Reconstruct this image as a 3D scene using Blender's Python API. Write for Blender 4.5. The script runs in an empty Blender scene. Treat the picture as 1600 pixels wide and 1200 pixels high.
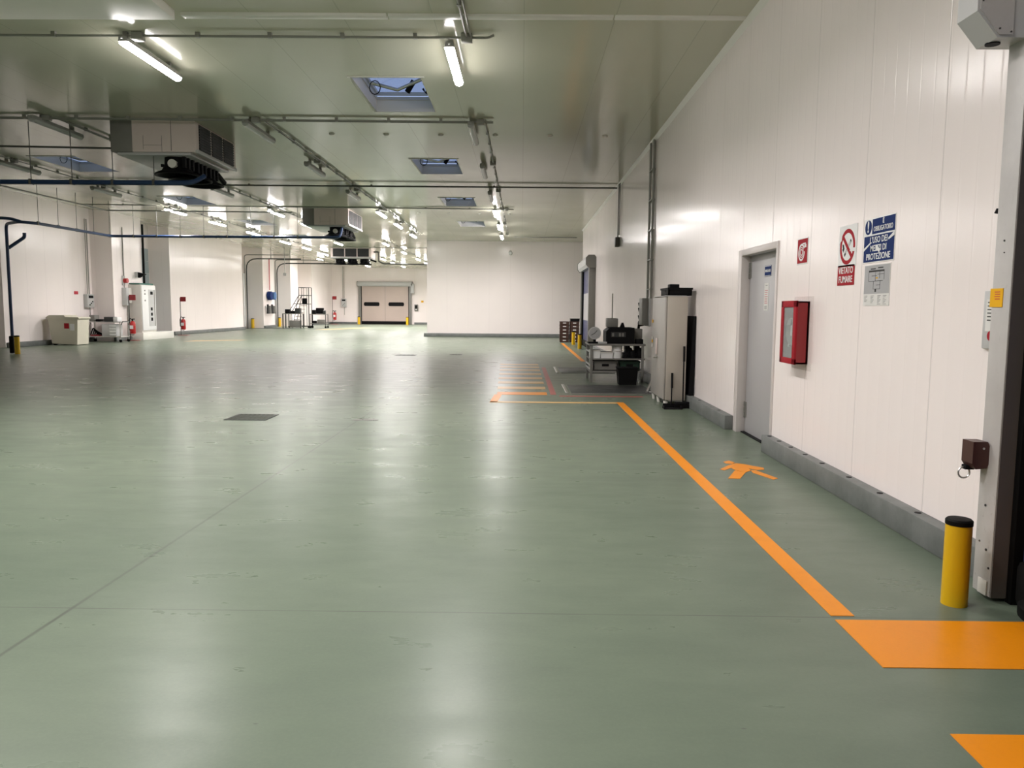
import bpy, bmesh, math, random
from mathutils import Vector, Matrix
random.seed(7)
PI = math.pi
SC = bpy.context.scene
C = SC.collection
XW = 2.67                                   # inner face of the right wall
def zc(x):                                  # underside of the ceiling
    return 4.92 + .004*(XW - x) + .09*max(0, -13 - x)

# ------------------------------------------------------------------ materials
def nt(name):
    m = bpy.data.materials.new(name); m.use_nodes = True
    t = m.node_tree; b = t.nodes['Principled BSDF']
    return m, t, b
def math_node(t, op, a=None, b=None, c=None):
    n = t.nodes.new('ShaderNodeMath'); n.operation = op
    for i, v in enumerate((a, b, c)):
        if v is None: continue
        if isinstance(v, (int, float)): n.inputs[i].default_value = v
        else: t.links.new(v, n.inputs[i])
    return n.outputs[0]
def noise(t, scale, detail=3, rough=.5, vec=None, sc=(1, 1, 1)):
    n = t.nodes.new('ShaderNodeTexNoise'); n.inputs['Scale'].default_value = scale
    n.inputs['Detail'].default_value = detail; n.inputs['Roughness'].default_value = rough
    mp = t.nodes.new('ShaderNodeMapping'); mp.inputs['Scale'].default_value = sc
    if vec is None:
        g = t.nodes.new('ShaderNodeNewGeometry'); vec = g.outputs['Position']
    t.links.new(vec, mp.inputs['Vector']); t.links.new(mp.outputs[0], n.inputs['Vector'])
    return n.outputs['Fac']
def mapr(t, v, a, b, c, d):
    n = t.nodes.new('ShaderNodeMapRange')
    for i, q in enumerate((a, b, c, d)): n.inputs[i+1].default_value = q
    t.links.new(v, n.inputs[0]); return n.outputs[0]
def mix(t, f, a, b, mode='MIX'):
    n = t.nodes.new('ShaderNodeMix'); n.data_type = 'RGBA'; n.blend_type = mode
    if isinstance(f, (int, float)): n.inputs[0].default_value = f
    else: t.links.new(f, n.inputs[0])
    for i, v in ((6, a), (7, b)):
        if isinstance(v, tuple): n.inputs[i].default_value = (*v[:3], 1)
        else: t.links.new(v, n.inputs[i])
    return n.outputs[2]
def bump(t, b, h, strength=.3, dist=.01):
    n = t.nodes.new('ShaderNodeBump'); n.inputs['Strength'].default_value = strength; n.inputs['Distance'].default_value = dist
    t.links.new(h, n.inputs['Height']); t.links.new(n.outputs[0], b.inputs['Normal'])
def srgb(r, g, b):
    f = lambda c: c/12.92 if c <= .04045 else ((c+.055)/1.055)**2.4
    return (f(r/255), f(g/255), f(b/255))
def plain(name, col, rough=.5, metal=0, var=.08, nscale=6, bmp=0, spec=.5):
    m, t, b = nt(name)
    n = noise(t, nscale, 4)
    lo = tuple(max(0, c*(1-var)) for c in col); hi = tuple(min(1, c*(1+var)) for c in col)
    t.links.new(mix(t, n, lo, hi), b.inputs['Base Color'])
    b.inputs['Metallic'].default_value = metal
    t.links.new(mapr(t, n, .3, .7, max(.03, rough-.05), min(1, rough+.05)), b.inputs['Roughness'])
    b.inputs['Specular IOR Level'].default_value = spec
    if bmp: bump(t, b, noise(t, nscale*12, 2), bmp, .002)
    return m
M = {}
def wall_mat(name, col, rough, axis, panel, rib, ribstr=.25):
    """coated sandwich panels: joints every `panel` metres, fine ribs every `rib` metres along `axis`"""
    m, t, b = nt(name)
    g = t.nodes.new('ShaderNodeNewGeometry'); s = t.nodes.new('ShaderNodeSeparateXYZ')
    t.links.new(g.outputs['Position'], s.inputs[0])
    u = s.outputs[axis] if axis != 'S' else math_node(t, 'ADD', s.outputs['X'], s.outputs['Y'])
    def line(period, w, off=0.):
        v = math_node(t, 'ADD', math_node(t, 'DIVIDE', u, period), 100.5+off)
        f = math_node(t, 'ABSOLUTE', math_node(t, 'SUBTRACT', math_node(t, 'FRACT', v), .5))
        return mapr(t, f, 0, w/period, 1, 0)
    j = line(panel, .008); r = line(rib, .012, .37)
    n = noise(t, .6, 3); n2 = noise(t, 5, 4, .6, sc=(1, 1, .15) if axis == 'S' else (1, .2, 1))
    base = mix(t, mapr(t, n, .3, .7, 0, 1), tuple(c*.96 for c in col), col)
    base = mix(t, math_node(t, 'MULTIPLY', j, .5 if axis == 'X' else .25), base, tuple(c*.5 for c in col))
    t.links.new(base, b.inputs['Base Color'])
    t.links.new(mapr(t, n, .3, .7, rough-.01, rough+.02), b.inputs['Roughness']); b.inputs['Specular IOR Level'].default_value = .36
    h = math_node(t, 'SUBTRACT', math_node(t, 'MULTIPLY', noise(t, .4, 1), .15), math_node(t, 'ADD', math_node(t, 'MULTIPLY', r, .12), math_node(t, 'MULTIPLY', j, .5)))
    bump(t, b, h, ribstr, .012)
    return m
M['wall'] = wall_mat('white_wall_panels', (.89, .818, .802), .18, 'S', 1.1, .18, .45)
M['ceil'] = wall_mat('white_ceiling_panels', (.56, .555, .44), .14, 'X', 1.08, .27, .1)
M['trim'] = plain('cream_trim', (.74, .73, .68), .35, var=.04)
def floor_mat():
    m, t, b = nt('green_epoxy_floor')
    g = t.nodes.new('ShaderNodeNewGeometry'); s = t.nodes.new('ShaderNodeSeparateXYZ')
    t.links.new(g.outputs['Position'], s.inputs[0]); X, Y = s.outputs['X'], s.outputs['Y']
    n1 = noise(t, .35, 4, .55); n2 = noise(t, 1.6, 5, .6, sc=(1, 2.2, 1)); n3 = noise(t, 60, 2, .6); n4 = noise(t, 5, 6, .75, sc=(.6, 3, 1))
    A, B = (.112, .144, .106), (.146, .180, .133)
    c = mix(t, mapr(t, n1, .35, .65, 0, 1), A, B)
    c = mix(t, mapr(t, n2, .4, .75, 0, .5), c, (.092, .118, .088))
    c = mix(t, mapr(t, n4, .56, .76, 0, .22), c, (.10, .115, .09))
    c = mix(t, mapr(t, n3, .4, .75, 0, .12), c, (.20, .235, .175))
    # dark specks and short scuffs
    v = t.nodes.new('ShaderNodeTexVoronoi'); v.inputs['Scale'].default_value = 2.2
    mp = t.nodes.new('ShaderNodeMapping'); mp.inputs['Scale'].default_value = (.75, 1.6, 1); t.links.new(g.outputs['Position'], mp.inputs[0]); t.links.new(mp.outputs[0], v.inputs[0])
    c = mix(t, mapr(t, v.outputs['Distance'], .010, .022, .65, 0), c, (.07, .075, .065))
    def seam(coord, at, w, k=.6):
        f = math_node(t, 'ABSOLUTE', math_node(t, 'SUBTRACT', coord, at))
        return mapr(t, f, w*.4, w, k, 0)
    skew = math_node(t, 'SUBTRACT', X, math_node(t, 'MULTIPLY', Y, .009))
    wob = math_node(t, 'ADD', Y, math_node(t, 'MULTIPLY', noise(t, .8, 1), .02))
    brk = mapr(t, noise(t, 1.1, 2), .38, .5, .55, 1)
    for sm in (seam(skew, -2.255, .014, .8), seam(wob, 3.675, .007, .8), seam(wob, 6.645, .009, .5), seam(wob, .65, .008, .5), seam(skew, -7.8, .012, .6)):
        c = mix(t, math_node(t, 'MULTIPLY', sm, brk), c, (.075, .085, .07))
    t.links.new(c, b.inputs['Base Color'])
    t.links.new(math_node(t, 'ADD', mapr(t, n2, .3, .7, .26, .34), mapr(t, n4, .5, .8, 0, .03)), b.inputs['Roughness'])
    b.inputs['Specular IOR Level'].default_value = .2
    h = math_node(t, 'ADD', math_node(t, 'MULTIPLY', noise(t, 95, 2), .10), math_node(t, 'MULTIPLY', noise(t, 9, 3), .25))
    bump(t, b, h, .16, .01)
    return m
M['floor'] = floor_mat()
def paint_mat(name, col, wear):
    m, t, b = nt(name)
    n = noise(t, 2.5, 6, .7); n2 = noise(t, 70, 2, .6)
    c = mix(t, mapr(t, n, .5, .8, 0, wear), col, tuple(q*.55 for q in col))
    c = mix(t, mapr(t, n2, .5, .8, 0, .15), c, tuple(q*.75 for q in col))
    t.links.new(c, b.inputs['Base Color']); b.inputs['Roughness'].default_value = .38; b.inputs['Specular IOR Level'].default_value = .3
    bump(t, b, n2, .1, .003)
    return m
M['orange'] = paint_mat('orange_floor_paint', (.74, .245, .003), .3)
M['faded'] = paint_mat('worn_orange_floor_paint', (.60, .38, .15), .5)
M['redpaint'] = paint_mat('worn_red_floor_paint', (.42, .10, .09), .4)
def kerb_mat():
    m, t, b = nt('grey_painted_kerb')
    n = noise(t, 4, 5, .65); n2 = noise(t, 18, 4, .7, sc=(1, 1, .3))
    c = mix(t, mapr(t, n, .3, .7, 0, 1), (.115, .125, .12), (.18, .19, .185))
    c = mix(t, mapr(t, n2, .58, .8, 0, .4), c, (.10, .10, .10))
    t.links.new(c, b.inputs['Base Color']); b.inputs['Roughness'].default_value = .45
    bump(t, b, n2, .15, .004); return m
M['kerb'] = kerb_mat()
def column_mat():
    m, t, b = nt('scuffed_white_sheet_steel')
    n = noise(t, 3, 5, .65); n2 = noise(t, 26, 5, .75, sc=(1, 1, .6))
    g = t.nodes.new('ShaderNodeNewGeometry'); s = t.nodes.new('ShaderNodeSeparateXYZ'); t.links.new(g.outputs['Position'], s.inputs[0])
    low = mapr(t, s.outputs['Z'], .05, .9, .7, .12)
    c = mix(t, mapr(t, n, .3, .7, 0, 1), (.46, .44, .43), (.54, .52, .51))
    c = mix(t, math_node(t, 'MULTIPLY', mapr(t, n2, .6, .72, 0, 1), low), c, (.12, .09, .08))
    t.links.new(c, b.inputs['Base Color']); b.inputs['Roughness'].default_value = .42; return m
M['column'] = column_mat()
M['postshade'] = plain('painted_post_shade', (.115, .1, .09), .45)  # shade on the near side of the post, put into the colour
M['lightgrey'] = plain('light_grey_paint', (.50, .50, .50), .38, var=.05)
M['framewhite'] = plain('white_door_frame', (.64, .59, .575), .35, var=.03)
M['doorgrey'] = plain('grey_door_paint', (.42, .41, .42), .36, var=.07, nscale=2)
M['midgrey'] = plain('mid_grey_paint', (.19, .185, .17), .45)
M['conduit'] = plain('grey_plastic_conduit', (.26, .26, .235), .4)
M['darkconduit'] = plain('dark_conduit', (.10, .10, .09), .45)
M['housing'] = plain('grey_polycarbonate', (.33, .33, .31), .35)
M['steel'] = plain('galvanised_steel', (.55, .54, .52), .32, .85, .12, 9)
M['stainless'] = plain('stainless_casing', (.72, .62, .59), .38, .25, .05, 3)
M['darksteel'] = plain('dark_steel_plate', (.045, .047, .047), .42, .1, .2, 5, .2, spec=.25)
M['black'] = plain('black_plastic', (.007, .007, .008), .58, spec=.1)
M['rubber'] = plain('black_rubber', (.005, .005, .005), .58, spec=.1)
M['grille'] = plain('dark_grille', (.035, .036, .038), .5, spec=.25)
M['yellow'] = plain('yellow_bollard_paint', (.66, .40, .004), .38, var=.04)
M['red'] = plain('red_enamel', (.28, .012, .016), .33, var=.06)
M['brightred'] = plain('red_sign_print', (.36, .02, .03), .62, var=.04, spec=.12)
M['extred'] = plain('extinguisher_red', (.42, .015, .015), .3)
M['brown'] = plain('dark_brown_box', (.055, .018, .014), .4)
M['cratebrown'] = plain('brown_crate_plastic', (.06, .025, .018), .5)
M['blue'] = plain('blue_sign_print', (.012, .03, .13), .62, var=.05, spec=.12)
M['pipeblue'] = plain('blue_painted_pipe', (.018, .045, .12), .35, var=.1)
M['curtain'] = plain('blue_curtain', (.028, .034, .11), .4, var=.1)
M['white'] = plain('white_print', (.80, .80, .80), .62, var=.02, spec=.12)
M['offwhite'] = plain('off_white_plastic', (.66, .64, .60), .45, var=.04)
M['cream'] = plain('cream_bin_plastic', (.60, .57, .47), .45, var=.07, nscale=3)
M['fridge'] = plain('grey_beige_sheet', (.36, .34, .315), .4, var=.05, nscale=2)
M['fridgeside'] = plain('beige_cabinet_side', (.43, .39, .34), .42, var=.05, nscale=2)
M['yellowlabel'] = plain('yellow_label', (.78, .42, .02), .62, var=.04, spec=.12)
M['paper'] = plain('paper_notice', (.72, .71, .69), .62, var=.03, spec=.12)
M['mapgrey'] = plain('grey_plan_print', (.42, .42, .43), .62, var=.04, spec=.12)
M['ink'] = plain('dark_print', (.06, .06, .06), .62, spec=.12)
M['redink'] = plain('red_print', (.50, .06, .08), .62, spec=.12)
M['green'] = plain('dark_green_plastic', (.02, .045, .03), .5, spec=.25)
M['teal'] = plain('teal_cloth', (.05, .16, .13), .7)
M['bluescreen'] = plain('blue_plastic', (.06, .16, .36), .35)
M['beigedoor'] = plain('beige_door_curtain', (.46, .375, .335), .4, var=.05, nscale=1.5)
M['docdoor'] = plain('blue_grey_panel', (.30, .36, .38), .45)
M['grate'] = plain('painted_grate', (.085, .095, .075), .45, var=.1)
def glass(name, col, rough, alpha):
    m, t, b = nt(name)
    b.inputs['Base Color'].default_value = (*col, 1); b.inputs['Roughness'].default_value = rough
    b.inputs['Alpha'].default_value = alpha; return m
M['pane'] = glass('cabinet_pane', (.55, .6, .6), .06, .28)
M['clearframe'] = glass('clear_backing_sheet', (.8, .75, .73), .4, .12)
M['offlens'] = glass('unlit_diffuser', (.55, .56, .54), .18, .75)
M['dome'] = glass('skylight_dome', (.5, .58, .75), .2, .35)
def emit(name, col, s):
    m, t, b = nt(name)
    b.inputs['Base Color'].default_value = (.8, .8, .8, 1)
    b.inputs['Emission Color'].default_value = (*col, 1); b.inputs['Emission Strength'].default_value = s
    return m
LAMP = 15.0
WATT = 30.0
M['lit'] = emit('lit_diffuser', (1.0, .945, .93), LAMP)
M['lit_boost'] = emit('boosted_diffuser', (1.0, .945, .93), LAMP*2.0)  # output lifted above the near lamps for brighter far walls
M['led'] = emit('screen_glow', (.35, .55, 1.0), 2.0)

# ------------------------------------------------------------------ mesh helpers
def BM(): return bmesh.new()
def box(bm, x0, x1, y0, y1, z0, z1, bev=0):
    t = bmesh.new()
    bmesh.ops.create_cube(t, size=1, matrix=Matrix.Translation(((x0+x1)/2, (y0+y1)/2, (z0+z1)/2)) @ Matrix.Diagonal((abs(x1-x0), abs(y1-y0), abs(z1-z0), 1)))
    if bev: bmesh.ops.bevel(t, geom=t.edges[:], offset=bev, segments=2, profile=.5, affect='EDGES')
    add(bm, t); return bm
def add(bm, t):
    me = bpy.data.meshes.new('tmp'); t.to_mesh(me); t.free(); bm.from_mesh(me); bpy.data.meshes.remove(me)
def cyl(bm, p0, p1, r0, r1=None, n=14):
    p0, p1 = Vector(p0), Vector(p1); d = p1-p0; r1 = r0 if r1 is None else r1
    m = Matrix.Translation((p0+p1)/2) @ d.to_track_quat('Z', 'Y').to_matrix().to_4x4()
    bmesh.ops.create_cone(bm, cap_ends=True, segments=n, radius1=r0, radius2=r1, depth=d.length, matrix=m); return bm
def lathe(bm, prof, c=(0, 0, 0), n=24, axis='Z'):
    rings = []
    for r, z in prof:
        ring = []
        for i in range(n):
            a = 2*PI*i/n; q = (r*math.cos(a), r*math.sin(a), z)
            if axis == 'Y': q = (q[0], q[2], q[1])
            ring.append(bm.verts.new((c[0]+q[0], c[1]+q[1], c[2]+q[2])))
        rings.append(ring)
    for a, b in zip(rings, rings[1:]):
        for i in range(n): bm.faces.new((a[i], a[(i+1) % n], b[(i+1) % n], b[i]))
    for ring in (rings[0], rings[-1]):
        try: bm.faces.new(ring)
        except ValueError: pass
    return bm
def arc_points(pts, rad=.1, n=5):
    pts = [Vector(p) for p in pts]; out = [pts[0]]
    for a, b, c in zip(pts, pts[1:], pts[2:]):
        u, v = (a-b), (c-b); k = min(rad, u.length*.45, v.length*.45); u.normalize(); v.normalize()
        s, e = b+u*k, b+v*k
        for i in range(n+1):
            t = i/n; out.append(s.lerp(b, t).lerp(b.lerp(e, t), t))
    out.append(pts[-1]); return out
def tube(bm, pts, r, n=8, rad=0):
    pts = arc_points(pts, rad) if rad else [Vector(p) for p in pts]
    rings, prev = [], None
    for i, p in enumerate(pts):
        d = (pts[min(i+1, len(pts)-1)]-pts[max(i-1, 0)]).normalized()
        if prev is None: s = d.orthogonal().normalized()
        else:
            s = prev-d*prev.dot(d); s = s.normalized() if s.length > 1e-6 else d.orthogonal().normalized()
        prev = s; q = d.cross(s)
        rings.append([bm.verts.new(p+(s*math.cos(2*PI*k/n)+q*math.sin(2*PI*k/n))*r) for k in range(n)])
    for a, b in zip(rings, rings[1:]):
        for k in range(n): bm.faces.new((a[k], a[(k+1) % n], b[(k+1) % n], b[k]))
    bm.faces.new(rings[0][::-1]); bm.faces.new(rings[-1]); return bm
def prism(bm, poly, a0, a1, axis='X'):
    """closed 2D polygon extruded from a0 to a1 along an axis (the polygon lives in the two others, in XYZ order)"""
    def P(a, q):
        return {'X': (a, q[0], q[1]), 'Y': (q[0], a, q[1]), 'Z': (q[0], q[1], a)}[axis]
    A = [bm.verts.new(P(a0, q)) for q in poly]; B = [bm.verts.new(P(a1, q)) for q in poly]
    bm.faces.new(A[::-1]); bm.faces.new(B); n = len(poly)
    for i in range(n): bm.faces.new((A[i], A[(i+1) % n], B[(i+1) % n], B[i]))
    return bm
def obj(name, bm, mat, parent=None, loc=(0, 0, 0), rz=0, smooth=True, **tags):
    bmesh.ops.recalc_face_normals(bm, faces=bm.faces[:])
    me = bpy.data.meshes.new(name); bm.to_mesh(me); bm.free()
    me.materials.append(M[mat] if isinstance(mat, str) else mat)
    if smooth:
        me.polygons.foreach_set('use_smooth', [True]*len(me.polygons))
        try: me.set_sharp_from_angle(angle=math.radians(32))
        except Exception: pass
    o = bpy.data.objects.new(name, me); C.objects.link(o); o.location = loc; o.rotation_euler = (0, 0, rz)
    if parent is not None: o.parent = parent
    for k, v in tags.items(): o[k] = v
    return o
def tag(o, label, cat, group=None):
    o['label'] = label; o['category'] = cat
    if group: o['group'] = group
    return o
def thing(name, label, cat, loc=(0, 0, 0), rz=0, group=None):
    o = bpy.data.objects.new(name, None); C.objects.link(o); o.empty_display_size = .1
    o.location = loc; o.rotation_euler = (0, 0, rz); return tag(o, label, cat, group)
def struct(name, bm, mat, parent=None, **k):
    o = obj(name, bm, mat, parent, **k)
    if parent is None: o['kind'] = 'structure'
    return o
def dup(root, loc, rz=None, label=None, group=None):
    r = root.copy(); C.objects.link(r); r.location = loc
    if rz is not None: r.rotation_euler = (0, 0, rz)
    if label: r['label'] = label
    if group: r['group'] = group
    for ch in list(root.children):
        c = ch.copy(); C.objects.link(c); c.parent = r
        for g in list(ch.children):
            d = g.copy(); C.objects.link(d); d.parent = c
    return r
def lettering(name, s, size, mat, parent, x, y, z, align='CENTER', sx=1.0, bold=.0):
    """text standing in the local x-z plane, facing -y"""
    cu = bpy.data.curves.new('txt', 'FONT'); cu.body = s; cu.size = size; cu.align_x = align; cu.align_y = 'CENTER'
    cu.extrude = .0008; cu.offset = bold; cu.resolution_u = 3; cu.space_line = .9
    to = bpy.data.objects.new('txt', cu); C.objects.link(to)
    me = bpy.data.meshes.new_from_object(to.evaluated_get(bpy.context.evaluated_depsgraph_get()))
    bpy.data.objects.remove(to); bpy.data.curves.remove(cu)
    me.transform(Matrix.Translation((x, y, z)) @ Matrix.Rotation(PI/2, 4, 'X') @ Matrix.Diagonal((sx, 1, 1, 1)))
    me.materials.clear(); me.materials.append(M[mat]); me.name = name
    o = bpy.data.objects.new(name, me); C.objects.link(o); o.parent = parent; return o
R90 = -PI/2                                # things on the right wall: local x runs towards the camera, local y into the wall
L90 = PI/2                                 # things on the left wall

# ------------------------------------------------------------------ room shell
def grid_sheet(us, vs, skip, place, thick_vec):
    bm = BM(); V = {}
    def v(i, j):
        if (i, j) not in V: V[(i, j)] = bm.verts.new(place(us[i], vs[j]))
        return V[(i, j)]
    for i in range(len(us)-1):
        for j in range(len(vs)-1):
            if not skip((us[i]+us[i+1])/2, (vs[j]+vs[j+1])/2): bm.faces.new((v(i, j), v(i+1, j), v(i+1, j+1), v(i, j+1)))
    r = bmesh.ops.extrude_face_region(bm, geom=bm.faces[:])
    bmesh.ops.translate(bm, verts=[e for e in r['geom'] if isinstance(e, bmesh.types.BMVert)], vec=thick_vec)
    return bm
struct('floor', box(BM(), -22, 10, -7, 72, -.12, 0), 'floor', smooth=False)
SKY = [(-2.6, y) for y in (11.9, 18.22, 24.5, 31.05)] + [(-11.6, y) for y in (18.35, 24.85, 31.4, 37.7)]
SW, SL = 1.06, 2.05
us = sorted({-20, -13, 10} | {x for x, _ in SKY} | {x+SW for x, _ in SKY}); vs = sorted({-7, 72} | {y for _, y in SKY} | {y+SL for _, y in SKY})
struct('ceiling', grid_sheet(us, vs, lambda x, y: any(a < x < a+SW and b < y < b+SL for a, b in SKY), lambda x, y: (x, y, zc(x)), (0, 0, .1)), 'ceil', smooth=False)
DY0, DY1, DZ = 8.14, 9.46, 2.2              # grey door opening
NY1, NZ = 3.90, 2.86                        # near roll door opening (to the right of the frame)
FY0, FY1, FZ = 28.3, 31.7, 3.05             # far roll door opening
us = [-7, .4, NY1, DY0, DY1, FY0, FY1, 34.2]; vs = [0, DZ, NZ, FZ, 5.05]
struct('wall_right', grid_sheet(us, vs, lambda y, z: (DY0 < y < DY1 and z < DZ) or (.4 < y < NY1 and z < NZ) or (FY0 < y < FY1 and z < FZ),
       lambda y, z: (XW, y, z), (.12, 0, 0)), 'wall', smooth=False)
struct('wall_right_return', box(BM(), XW+.12, 9, 34.08, 34.2, 0, 5.05), 'wall', smooth=False)
struct('wall_right_far', box(BM(), 8.88, 9, 34.2, 40.2, 0, 5.05), 'wall', smooth=False)
struct('wall_middle', box(BM(), -4.93, 9, 40.2, 69, 0, 5.05), 'wall', smooth=False)
struct('wall_back', box(BM(), -20, -4.93, 69, 69.15, 0, 6), 'wall', smooth=False)
struct('wall_behind', box(BM(), -20, XW, -7, -6.85, 0, 6), 'wall', smooth=False)
# left side: walls and piers between the recessed dock openings
for k, (x, y0, y1) in enumerate(((-18.7, -7, 26.45), (-17.9, 26.45, 32.0), (-17.0, 32.0, 34.5), (-18.95, 34.5, 39.2), (-17.9, 39.2, 49.4), (-19.2, 49.4, 53.0), (-17.8, 53.0, 55.4), (-19.1, 55.4, 58.2), (-17.45, 58.2, 60.1), (-18.6, 60.1, 62.4), (-17.0, 62.4, 69))):
    struct('wall_left' if k == 0 else 'wall_left_section', box(BM(), -20, x, y0, y1, 0, 6), 'wall', smooth=False)
# cove strip and cross trim under the ceiling
bm = BM(); prism(bm, [(XW, 4.86), (XW, 4.935), (XW-.075, 4.935)], 0, 34.2, 'Y'); struct('trim_1', bm, 'trim', smooth=False)
bm = BM()
for a, b in ((-4.05, -1.62), (-1.6, 1.05), (1.07, 2.6)): box(bm, a, b, 9.38, 9.5, zc(-1)-.028, zc(-1)+.02, .004)
struct('trim_2', bm, 'trim')
bm = BM(); box(bm, -12.0, -4.1, 7.8, 9.35, 4.84, 5.05, .01); struct('ceiling_soffit', bm, 'trim')

# kerbs along the walls
def kerb(name, x0, x1, y0, y1, holes=()):
    bm = box(BM(), x0, x1, y0, y1, 0, .18, .008); o = struct(name, bm, 'kerb')
    for hx, hy in holes:
        h = cyl(BM(), (hx, hy, .176), (hx, hy, .183), .022, n=12); obj('fixing_hole', h, 'black', o)
    return o
kerb('baseboard_right', 2.565, 2.67, 4.05, 8.12, [(2.62, y) for y in (4.45, 4.98, 5.52, 6.05, 6.6, 7.0, 7.38, 7.72, 8.02)])
kerb('baseboard_right_beyond_door', 2.565, 2.67, 9.6, 27.8, [(2.62, y) for y in (10.1, 11.2)])
kerb('baseboard_middle', -5.08, 9, 40.0, 40.2)
kerb('baseboard_left', -17.9, -17.78, 26.5, 32.0); kerb('baseboard_left_pier', -17.0, -16.88, 31.88, 34.5)
kerb('baseboard_left_long', -17.9, -17.78, 39.3, 49.4); kerb('baseboard_left_dock', -17.8, -17.68, 53.0, 55.4); kerb('baseboard_left_far', -17.0, -16.88, 62.4, 69)
kerb('baseboard_back', -16.9, -14.75, 68.88, 69); kerb('baseboard_back_right', -9.6, -4.93, 68.88, 69)
struct('trim_3', box(BM(), -18.9, -15.6, 51.9, 52.2, 0, .03), 'kerb')
# recess doors of the docks
for k, (x, y0, y1) in enumerate(((-18.93, 34.6, 39.1), (-19.18, 49.5, 52.9), (-19.08, 55.5, 58.1))):
    bm = BM()
    for i in range(7): box(bm, x, x+.05, y0+.08, y1-.08, .02+i*.62, .62+i*.62, .012)
    struct('door_%d' % (k+2), bm, 'docdoor')

# ------------------------------------------------------------------ floor paint
def paint(name, poly, mat, label, group=None, z=.003):
    bm = BM(); prism(bm, poly, 0, z, 'Z'); o = obj(name, bm, mat, smooth=False); o['kind'] = 'thing'; return tag(o, label, 'floor marking', group)
def rect(x0, x1, y0, y1): return [(x0, y0), (x1, y0), (x1, y1), (x0, y1)]
paint('walkway_stripe', rect(1.54, 1.655, 3.68, 12.32), 'orange', 'long orange stripe painted on the floor along the right walkway')
paint('walkway_cross_stripe', rect(-.5, 1.54, 12.17, 12.32), 'faded', 'thin faded orange stripe crossing the floor before the zebra bars')
paint('crossing_bar', rect(1.54, 3.2, 3.13, 3.63), 'orange', 'wide orange bar on the floor just before the yellow bollard', 'orange crossing bars')
paint('crossing_bar', rect(1.54, 3.2, 2.12, 2.62), 'orange', 'orange bar partly cut by the bottom right corner of the frame', 'orange crossing bars')
zy = (13.3, 14.25, 15.3, 16.3, 17.35, 18.45, 19.4, 20.3)
zl = ('nearest zebra bar on the floor', 'second zebra bar from the camera', 'third zebra bar from the camera', 'fourth zebra bar from the camera', 'fifth zebra bar from the camera', 'sixth zebra bar from the camera', 'seventh zebra bar from the camera', 'most distant zebra bar on the floor')
for i, y in enumerate(zy):
    paint('zebra_bar', rect(-.42-.02*i, .46, y, y+.44), 'orange' if i < 1 else 'faded', zl[i]+', faded orange', 'faded zebra bars left of the red line')
paint('zebra_end_mark', [(-.5, 12.2), (-.38, 12.2), (-.33, 13.3), (-.46, 13.3)], 'orange', 'short orange mark joining the thin stripe to the zebra bars')
paint('red_stripe', rect(.52, .62, 13.35, 19.6), 'redpaint', 'worn red stripe on the floor between zebra bars and scale pit')
paint('red_cross_stripe', rect(.66, 2.1, 13.1, 13.22), 'redpaint', 'thin worn red stripe in front of the steel weighing plate')
paint('door_lane_stripe', rect(1.72, 1.84, 22.0, 33.5), 'orange', 'orange floor stripe leading past the distant blue roll door')
paint('dock_floor_patch', [(-14.3, 32.4), (-12.4, 33.8), (-12.3, 34.4), (-14.2, 33.1)], 'faded', 'faint orange floor stripe before the left wall extinguisher')
paint('door_floor_patch', [(-13.6, 50.5), (-11.6, 56.0), (-11.0, 56.0), (-13.0, 50.5)], 'faded', 'faint orange floor stripe in front of the distant beige door')
# walking figure (a flat painted pictogram, lying head towards the camera side)
fig = thing('walking_figure_marking', 'orange walking man pictogram painted on the floor by the grey door', 'floor marking', (2.08, 7.1, 0)); 
def figpart(name, poly):
    bm = BM(); prism(bm, [(x-2.08, y-7.1) for x, y in poly], 0, .003, 'Z'); return obj(name, bm, 'orange', fig, smooth=False)
outlines = [                                    # in floor metres
('head', [(2.012, 7.522), (2.083, 7.586), (2.118, 7.497), (2.073, 7.419), (2.017, 7.451)]) ,
('torso', [(1.888, 7.163), (2.013, 7.347), (2.119, 7.456), (2.197, 7.402), (2.263, 7.314), (2.324, 7.25), (2.304, 7.166), (2.241, 7.147), (2.171, 7.215), (2.166, 7.122), (2.09, 7.034), (2.027, 7.126), (2.012, 7.235), (1.919, 7.121)]) ,
('leg', [(2.013, 7.115), (2.09, 7.034), (1.965, 6.766), (1.859, 6.771)]) ,
('leg', [(2.166, 7.122), (2.21, 7.135), (2.309, 6.792), (2.255, 6.741), (2.155, 7.026)]) ]
for nme, poly in outlines: figpart(nme, poly)

# drains and covers let into the floor
def grate(name, x, y, w, l, label, bars=9):
    t = thing(name, label, 'drain cover', (x, y, 0))
    bm = BM()
    for a in (-w/2, w/2-.03): box(bm, a, a+.03, -l/2, l/2, 0, .006)
    for a in (-l/2, l/2-.03): box(bm, -w/2, w/2, a, a+.03, 0, .006)
    obj('frame', bm, 'darksteel', t); bm = box(BM(), -w/2, w/2, -l/2, l/2, 0, .002); obj('tray', bm, 'darksteel', t)
    bm = BM()
    for i in range(bars):
        q = -w/2+w*(i+.5)/bars; box(bm, q-.019, q+.019, -l/2+.03, l/2-.03, 0, .005)
        q = -l/2+l*(i+.5)/bars; box(bm, -w/2+.03, w/2-.03, q-.017, q+.017, 0, .005)
    obj('bars', bm, 'grate', t, kind='stuff'); return t
grate('floor_grate', -3.65, 10.29, .56, .56, 'square grey steel drain grate in the green floor, left of the seam')
grate('floor_grate', -3.63, 24.2, .62, .5, 'distant drain grate left of the middle wall', 5); grate('floor_grate', -2.1, 24.7, .38, .4, 'small distant drain cover in line with the seam', 4)
bm = BM()
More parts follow.
